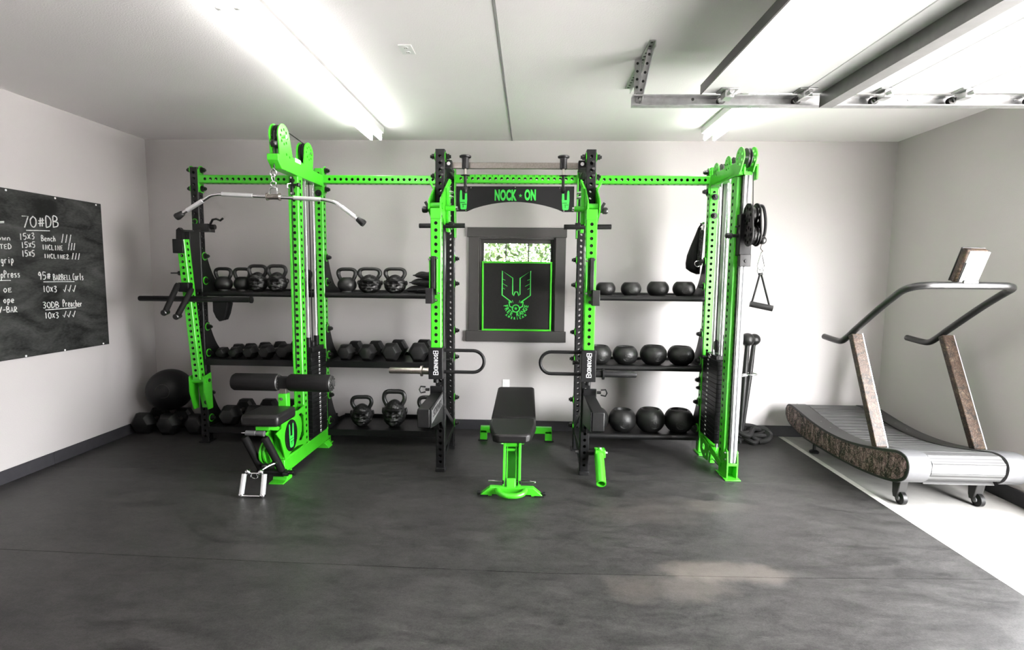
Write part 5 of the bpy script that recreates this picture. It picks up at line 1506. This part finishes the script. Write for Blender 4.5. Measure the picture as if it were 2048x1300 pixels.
# ------------------------------------------------------------------ kettlebells
def face_relief(p, d):
    """carved ape-like mask on the viewer side of the bell"""
    if d.y > -.1: return p
    x, z = d.x, d.z
    g = lambda cx, cz, sx, sz: math.exp(-((x - cx) / sx) ** 2 - ((z - cz) / sz) ** 2)
    h = .15 * g(0, .36, .50, .075) + .10 * (g(.25, .34, .16, .07) + g(-.25, .34, .16, .07)) + .05 * g(0, .62, .34, .14)
    h -= .05 * g(0, .47, .5, .03)
    h -= .20 * (g(.25, .20, .13, .055) + g(-.25, .20, .13, .055))
    h += .05 * (g(.25, .18, .05, .03) + g(-.25, .18, .05, .03))
    h += .10 * (g(.42, .02, .14, .10) + g(-.42, .02, .14, .10)) - .06 * (g(.30, -.14, .05, .12) + g(-.30, -.14, .05, .12))
    h += .15 * g(0, .00, .17, .09) - .13 * (g(.09, -.05, .045, .04) + g(-.09, -.05, .045, .04))
    h += .14 * g(0, -.42, .42, .24) + .07 * g(0, -.26, .30, .04) + .08 * g(0, -.56, .30, .045)
    h -= .24 * g(0, -.41, .27, .055)
    h += .10 * sum(g(q * .075, -.385, .024, .035) for q in range(-3, 4))
    h += .012 * sin(23 * x + 9 * z) * sin(19 * z - 7 * x)
    h *= min(1, (-d.y - .1) / .3)
    return p + d * h * .15
def make_bell(kind, label):
    """bell of unit size 0.2 m wide: kinds plain, carved, cut"""
    t = thing('kettlebell', label, 'kettlebell', (0, 0, 0))
    if kind == 'plain':
        MB().lathe((0, 0, 0), (0, 0, 1), [(0, .055), (.004, .062)] + [(.088 - .086 * cos(a), .088 * sin(a)) for a in [.72 + k * (2.75 - .72) / 16 for k in range(17)]], 36).build('bell', 'iron', t, shift=False)
        zt = .150
    else:
        mb = MB().sphere((0, 0, .100), (.100, .094, .112), 100, 76, lambda p, d: face_relief(p, d))
        for v in mb.bm.verts:
            if v.co.z < .004: v.co.z = 0.0
            q_ = max(0, (v.co.z - .10) / .11); v.co.x *= 1 - .24 * q_ * q_; v.co.y *= 1 - .15 * q_ * q_
            if v.co.z < .05: v.co.x *= .86 + .14 * v.co.z / .05; v.co.y *= .86 + .14 * v.co.z / .05
        mb.build('bell', 'iron', t, smooth=60, shift=False)
        for s in (-1, 1):
            MB().sphere((s * .100, .012, .118), (.012, .018, .028), 14, 10).build('ear', 'iron', t, shift=False)
        zt = .165
    w_, h_ = (.082, .118) if kind == 'plain' else (.088, .125)
    pts = [(-.045, 0, zt - .03), (-.066, 0, zt + .005), (-w_, 0, zt + .05), (-w_ + .006, 0, zt + h_ * .72), (-w_ + .034, 0, zt + h_ - .018), (0, 0, zt + h_ - .016), (w_ - .034, 0, zt + h_ - .018), (w_ - .006, 0, zt + h_ * .72), (w_, 0, zt + .05), (.066, 0, zt + .005), (.045, 0, zt - .03)]
    MB().tube(smooth_path(pts, 5), .0185, seg=16).build('handle', 'iron', t, shift=False)
    return t
proto = {}
def kettlebell(kind, x, y, z, w_, h_, label, group, rz=0.0):
    """w_ width over the handle or bell, h_ overall height"""
    if kind not in proto:
        o = proto[kind] = make_bell(kind, label); o['group'] = group
    else:
        o = dup(proto[kind], (0, 0, 0), 0, 1, label, group)
    uw, uh = (.196, .267) if kind == 'plain' else (.212, .290)
    o.location = (x, y, z); o.rotation_euler = (0, 0, rz); o.scale = (w_ / uw, w_ / uw, h_ / uh)
ga, gb, gc = 'kettlebells on the top left shelf', 'kettlebells on the top shelf right of the tower', 'carved kettlebells on the bottom shelf'
kettlebell('plain', -2.835, 4.76, 1.395, .172, .222, 'plain kettlebell at the far left end of the top left shelf', ga)
kettlebell('plain', -2.668, 4.78, 1.395, .168, .222, 'plain kettlebell second from the left on the top left shelf', ga)
kettlebell('carved', -2.506, 4.75, 1.395, .182, .252, 'ape-faced kettlebell third from the left on the top left shelf', ga, .08)
kettlebell('carved', -2.324, 4.75, 1.395, .190, .254, 'ape-faced kettlebell fourth from the left on the top left shelf', ga, .05)
kettlebell('plain', -2.115, 4.80, 1.395, .195, .215, 'plain kettlebell half hidden behind the tower post on the top shelf', ga)
kettlebell('plain', -1.674, 4.75, 1.395, .190, .231, 'plain round kettlebell on the top shelf just right of the tower', gb)
kettlebell('carved', -1.466, 4.76, 1.395, .222, .236, 'ape-faced kettlebell in the middle of the top shelf right of the tower', gb, .1)
kettlebell('carved', -1.231, 4.76, 1.395, .212, .238, 'ape-faced kettlebell on the top shelf beside the stacked sandbags', gb)
kettlebell('carved', -1.560, 4.765, .148, .212, .288, 'carved ape-faced kettlebell left on the bottom shelf right of the tower', gc, .12)
kettlebell('carved', -1.251, 4.765, .148, .228, .350, 'tallest carved ape-faced kettlebell in the middle of the bottom shelf', gc, .05)
kettlebell('carved', -.940, 4.80, .148, .205, .288, 'carved kettlebell on the bottom shelf hidden mostly behind the left spotter arm', gc)

# ------------------------------------------------------------------ sandbags
def sandbag(x, y, z, lx, ly, lz, rz, label):
    t = thing('sandbag', label, 'sandbag', (0, 0, 0), 'sandbags stacked on the top shelf')
    mb = MB(); nx, ny = 18, 12
    def P(u, v, s):
        e = (1 - abs(u) ** 4) * (1 - abs(v) ** 4)
        return Vector((u * lx / 2, v * ly / 2, lz * .42 + s * lz / 2 * max(e, 0) ** .6 + .006 * sin(5 * u + 3 * v) * e))
    for s in (-1, 1):
        g = [[mb.bm.verts.new(P(-1 + 2 * i / nx, -1 + 2 * j / ny, s)) for j in range(ny + 1)] for i in range(nx + 1)]
        for i in range(nx):
            for j in range(ny):
                mb.face([g[i][j], g[i + 1][j], g[i + 1][j + 1], g[i][j + 1]])
    mb.build('bag', 'vinyl', t, smooth=80, shift=False)
    MB().tube([(-lx / 2 - .004, -ly / 2, lz * .42), (lx / 2 + .004, -ly / 2, lz * .42)], .0055, seg=8).build('welt', 'cloth', t, shift=False)
    MB().tube(smooth_path([(-.06, -ly / 2 - .002, lz * .42), (-.05, -ly / 2 - .03, lz * .55), (.05, -ly / 2 - .03, lz * .55), (.06, -ly / 2 - .002, lz * .42)], 4), .006, seg=8).build('handle', 'cloth', t, shift=False)
    t.location = (x, y, z); t.rotation_euler = (0, 0, rz)
sandbag(-.945, 4.80, 1.402, .35, .27, .075, .0, 'bottom black sandbag of the stack on the top shelf')
sandbag(-.925, 4.80, 1.470, .31, .26, .070, .04, 'middle black sandbag of the stack on the top shelf')
sandbag(-.905, 4.80, 1.535, .27, .24, .070, -.05, 'top black sandbag of the stack on the top shelf')

# ------------------------------------------------------------------ ball weights with a recessed grip
def make_ball(label):
    t = thing('ball_weight', label, 'ball weight', (0, 0, 0))
    r = .125
    a0, a1 = radians(150), radians(43)
    prof = [(r * cos(a0) * 1.0, 0.0001), (r * cos(a0), r * sin(a0))] + [(r * cos(a), r * sin(a)) for a in [a0 + (a1 - a0) * k / 18 for k in range(1, 19)]]
    zt = r * cos(a1); rt = r * sin(a1)
    prof += [(zt + .003, rt - .006), (zt + .002, rt - .012), (zt - .012, rt - .018), (zt - .055, rt - .024), (zt - .058, .0001)]
    zb = r * cos(a0)
    MB().lathe((0, 0, -zb), (0, 0, 1), prof, 44).build('ball', 'iron', t, shift=False)
    MB().cyl((-.058, 0, zt - zb - .018), (.058, 0, zt - zb - .018), .014, seg=14).build('grip_bar', 'iron', t, shift=False)
    m = MB()
    d0 = Vector((.10, -1, -.18)).normalized()
    u, v = frame_from(d0)
    c0 = Vector((0, 0, -zb))
    def on(px, py): return c0 + (d0 + u * px + v * py).normalized() * (r + .0003)
    for rad in (.34, .27, .13):
        m.tube([on(rad * cos(2 * pi * k / 28), rad * sin(2 * pi * k / 28)) for k in range(28)], .0016, seg=6, closed=True)
    for k in range(12):
        a = 2 * pi * k / 12
        m.tube([on(.16 * cos(a), .16 * sin(a)), on(.23 * cos(a + .12), .23 * sin(a + .12))], .0014, seg=5)
    m.build('emblem', 'iron', t, shift=False)
    return t
BALL = None
def ball(x, y, z, w_, label, group, rz=0.0, h_=1.0):
    global BALL
    if BALL is None:
        o = BALL = make_ball(label); o['group'] = group
    else:
        o = dup(BALL, (0, 0, 0), 0, 1, label, group)
    o.location = (x, y, z); o.rotation_euler = (0, 0, rz); s = w_ / .25; o.scale = (s, s, s * h_)
for z, nm, g, items, hs in ((.152, 'bottom', 'ball weights on the bottom right shelf', ((.625, .254), (.880, .252), (1.137, .268), (1.400, .266)), .96),
                    (.778, 'middle', 'ball weights on the middle right shelf', ((.645, .235), (.888, .228), (1.145, .244), (1.394, .240)), .87),
                    (1.398, 'top', 'ball weights on the top right shelf', ((.692, .178), (.921, .183), (1.163, .196), (1.396, .200)), .85)):
    for k, (x, d) in enumerate(items):
        l = ['first black ball weight from the left on the %s right shelf, beside the jammer arm', 'second black ball weight from the left on the %s right shelf',
             'third black ball weight from the left on the %s right shelf', 'last black ball weight on the %s right shelf, beside the cable column'][k] % nm
        ball(x, 4.775, z, d, l, g, rz=(.12, -.1, .05, -.2)[k], h_=hs)

# ------------------------------------------------------------------ maces, battle rope
def mace(head, foot, r, label):
    t = thing('mace', label, 'mace', foot, 'steel maces standing in the corner of the rack')
    h, f = Vector(head), Vector(foot)
    d = (f - h).normalized(); L = (f - h).length
    MB().sphere(h, r, 28, 18).build('head', 'iron', t)
    MB().lathe(h, d, [(r * .9, r * .42), (r * 1.1, r * .34), (L * .35, .026), (L * .8, .019), (L - .02, .018), (L - .015, .022), (L, .020)], 18).build('shaft', 'iron', t)
mace((2.092, 5.02, .990), (2.03, 4.93, .002), .062, 'steel mace with the larger round head, leaning behind the cable column')
mace((2.176, 5.07, .985), (2.075, 5.01, .002), .056, 'steel mace with the smaller round head, rightmost behind the cable column')
mace((1.860, 5.07, .975), (1.90, 4.98, .002), .056, 'steel mace hidden mostly behind the bright track of the cable column')

t = thing('battle_rope', 'black coiled battle rope heaped on the floor behind the cable column foot', 'rope', (2.15, 4.98, 0))
rnd = random.Random(3)
pts = []
for k in range(46):
    a = k * .62
    rr = .10 + .05 * sin(k * 1.7) + .015 * (k % 3)
    pts.append((2.09 + rr * 1.35 * cos(a) + rnd.uniform(-.012, .012), 5.0 + rr * .75 * sin(a), .026 + .105 * (k / 46) + .02 * sin(k * 2.1)))
MB().tube(smooth_path(pts, 5), .022, seg=10).build('coil', 'rope', t)
MB().tube(smooth_path([(2.20, 4.90, .03), (2.27, 4.89, .05), (2.315, 4.94, .085), (2.285, 5.0, .125), (2.20, 5.02, .12), (2.14, 4.98, .09), (2.17, 4.92, .05), (2.25, 4.90, .03)], 6), .026, seg=12).build('rope_end', 'rope', t)
MB().tube(smooth_path([(2.275, 4.905, .105), (2.305, 4.93, .098), (2.318, 4.955, .085)], 4), .027, seg=12).build('end_sleeve', 'dgrey', t)

# ------------------------------------------------------------------ gear hanging on the rack
t = thing('hanging_bag', 'black canvas bag hanging on the inner side of the right outer upright', 'bag', (1.50, 4.78, 2.03))
m = MB()
R = []
for z, xl, th in ((2.02, 1.505, .01), (1.95, 1.482, .03), (1.86, 1.448, .05), (1.77, 1.418, .065), (1.70, 1.408, .07), (1.655, 1.412, .065), (1.625, 1.455, .05), (1.605, 1.51, .03)):
    xr = 1.535
    n = 16
    R.append([Vector(((xl + xr) / 2 + (xr - xl) / 2 * cos(2 * pi * k / n), 4.79 + th * sin(2 * pi * k / n), z + .004 * sin(3 * k))) for k in range(n)])
m.rings(R); m.build('sack', 'cloth', t, smooth=70)
MB().tube(smooth_path([(1.535, 4.76, 2.05), (1.515, 4.77, 2.03), (1.505, 4.78, 2.0)], 4), .008, seg=8).build('drawstring', 'cloth', t)
MB().lathe((1.525, 4.745, 2.055), (1, 0, 0), [(-.02, .010), (0, .014), (.014, .014), (.02, .008)], 12).build('hook', 'chrome', t)
t = thing('rope_attachment', 'twisted black triceps rope with metal ring hanging before the black canvas bag', 'cable rope', (1.515, 4.69, 2.0))
m = MB()
for ph in (0, 2 * pi / 3, 4 * pi / 3):
    m.tube([(1.508 - .012 * k / 60 + .009 * cos(k * .62 + ph), 4.69 + .009 * sin(k * .62 + ph), 1.985 - .275 * k / 60) for k in range(61)], .0105, seg=8)
m.build('rope', 'rope', t)
MB().lathe((1.496, 4.69, 1.715), (0, 0, -1), [(0, .018), (.005, .023), (.03, .023), (.036, .016)], 14).build('rope_stop', 'rubber', t)
MB().tube(arc((1.478, 4.675, 1.695), .026, 0, 2 * pi, 18)[:-1], .004, seg=8, closed=True).build('ring', 'chrome', t)
MB().obox((1.517, 4.675, 2.03), (1.512, 4.685, 1.965), .014, .006, side=(1, 0, 0)).build('loop', 'chrome', t)
t = thing('dip_belt', 'black dip belt hanging below the top left shelf at the end upright', 'belt', (-2.80, 4.72, 1.3))
m = MB()
poly = [(-2.90, 1.335), (-2.765, 1.335), (-2.762, 1.28), (-2.785, 1.19), (-2.81, 1.135), (-2.845, 1.125), (-2.875, 1.16), (-2.90, 1.22)]
m.prism(poly, 'xz', 4.74, 4.77, holes=[[(-2.885, 1.30), (-2.80, 1.30), (-2.80, 1.27), (-2.825, 1.18), (-2.85, 1.17), (-2.875, 1.22)]])
m.prism([(p[0] - .012, p[1] - .006) for p in poly], 'xz', 4.70, 4.725)
m.build('belt', 'cloth', t, .004)
MB().tube(arc((-2.865, 4.69, 1.315), .014, pi * .9, 2 * pi, 12), .003, seg=8).build('ring', 'chrome', t)
MB().cyl((-2.86, 4.60, 1.342), (-2.86, 4.78, 1.342), .008, seg=8).build('hanger', 'blackbolt', t)

# ------------------------------------------------------------------ trees outside the window
def tree(name, x, y, label, lm, n, spread, trunk_r, lean, seed):
    t = thing(name, label, 'tree', (x, y, -.06), 'trees outside the window')
    r_ = random.Random(seed)
    base = Vector((x, y, -.06))
    top_ = base + Vector((lean, 0, 5.2))
    m = MB().tube([base, base.lerp(top_, .4) + Vector((.06, 0, 0)), top_], trunk_r, seg=10, radii=[trunk_r * 1.3, trunk_r, trunk_r * .5])
    for k in range(9):
        f = .25 + .08 * k
        p = base.lerp(top_, f); a = r_.uniform(0, 2 * pi)
        m.tube([p, p + Vector((cos(a) * .6, sin(a) * .6, .35)), p + Vector((cos(a) * 1.3, sin(a) * 1.3, .5))], .03, seg=6, radii=[trunk_r * .4, trunk_r * .25, trunk_r * .1])
    m.build('trunk', 'bark', t)
    lb = MB()
    for k in range(n):
        a = r_.uniform(0, 2 * pi); q = spread * r_.random() ** .5; z = r_.uniform(.2, 5.4)
        c = base + Vector((cos(a) * q + lean * z / 5, sin(a) * q, z))
        e = Euler((r_.uniform(-1, 1), r_.uniform(-1, 1), r_.uniform(0, 6.28))).to_matrix()
        s = r_.uniform(.04, .08)
        vs = [lb.bm.verts.new(c + e @ Vector(v)) for v in ((-s, 0, 0), (0, -s * .5, .01), (s, 0, 0), (0, s * .5, .01))]
        lb.face(vs)
    lb.build('foliage', lm, t)
tree('tree', -1.75, 8.6, 'pale trunked leafy tree seen through the left window pane', 'leaf2', 14000, 1.6, .10, 1.1, 1)
tree('tree', 1.3, 13.2, 'dense green leafy tree seen through the right window pane', 'leaf', 24000, 2.4, .12, -.6, 5)
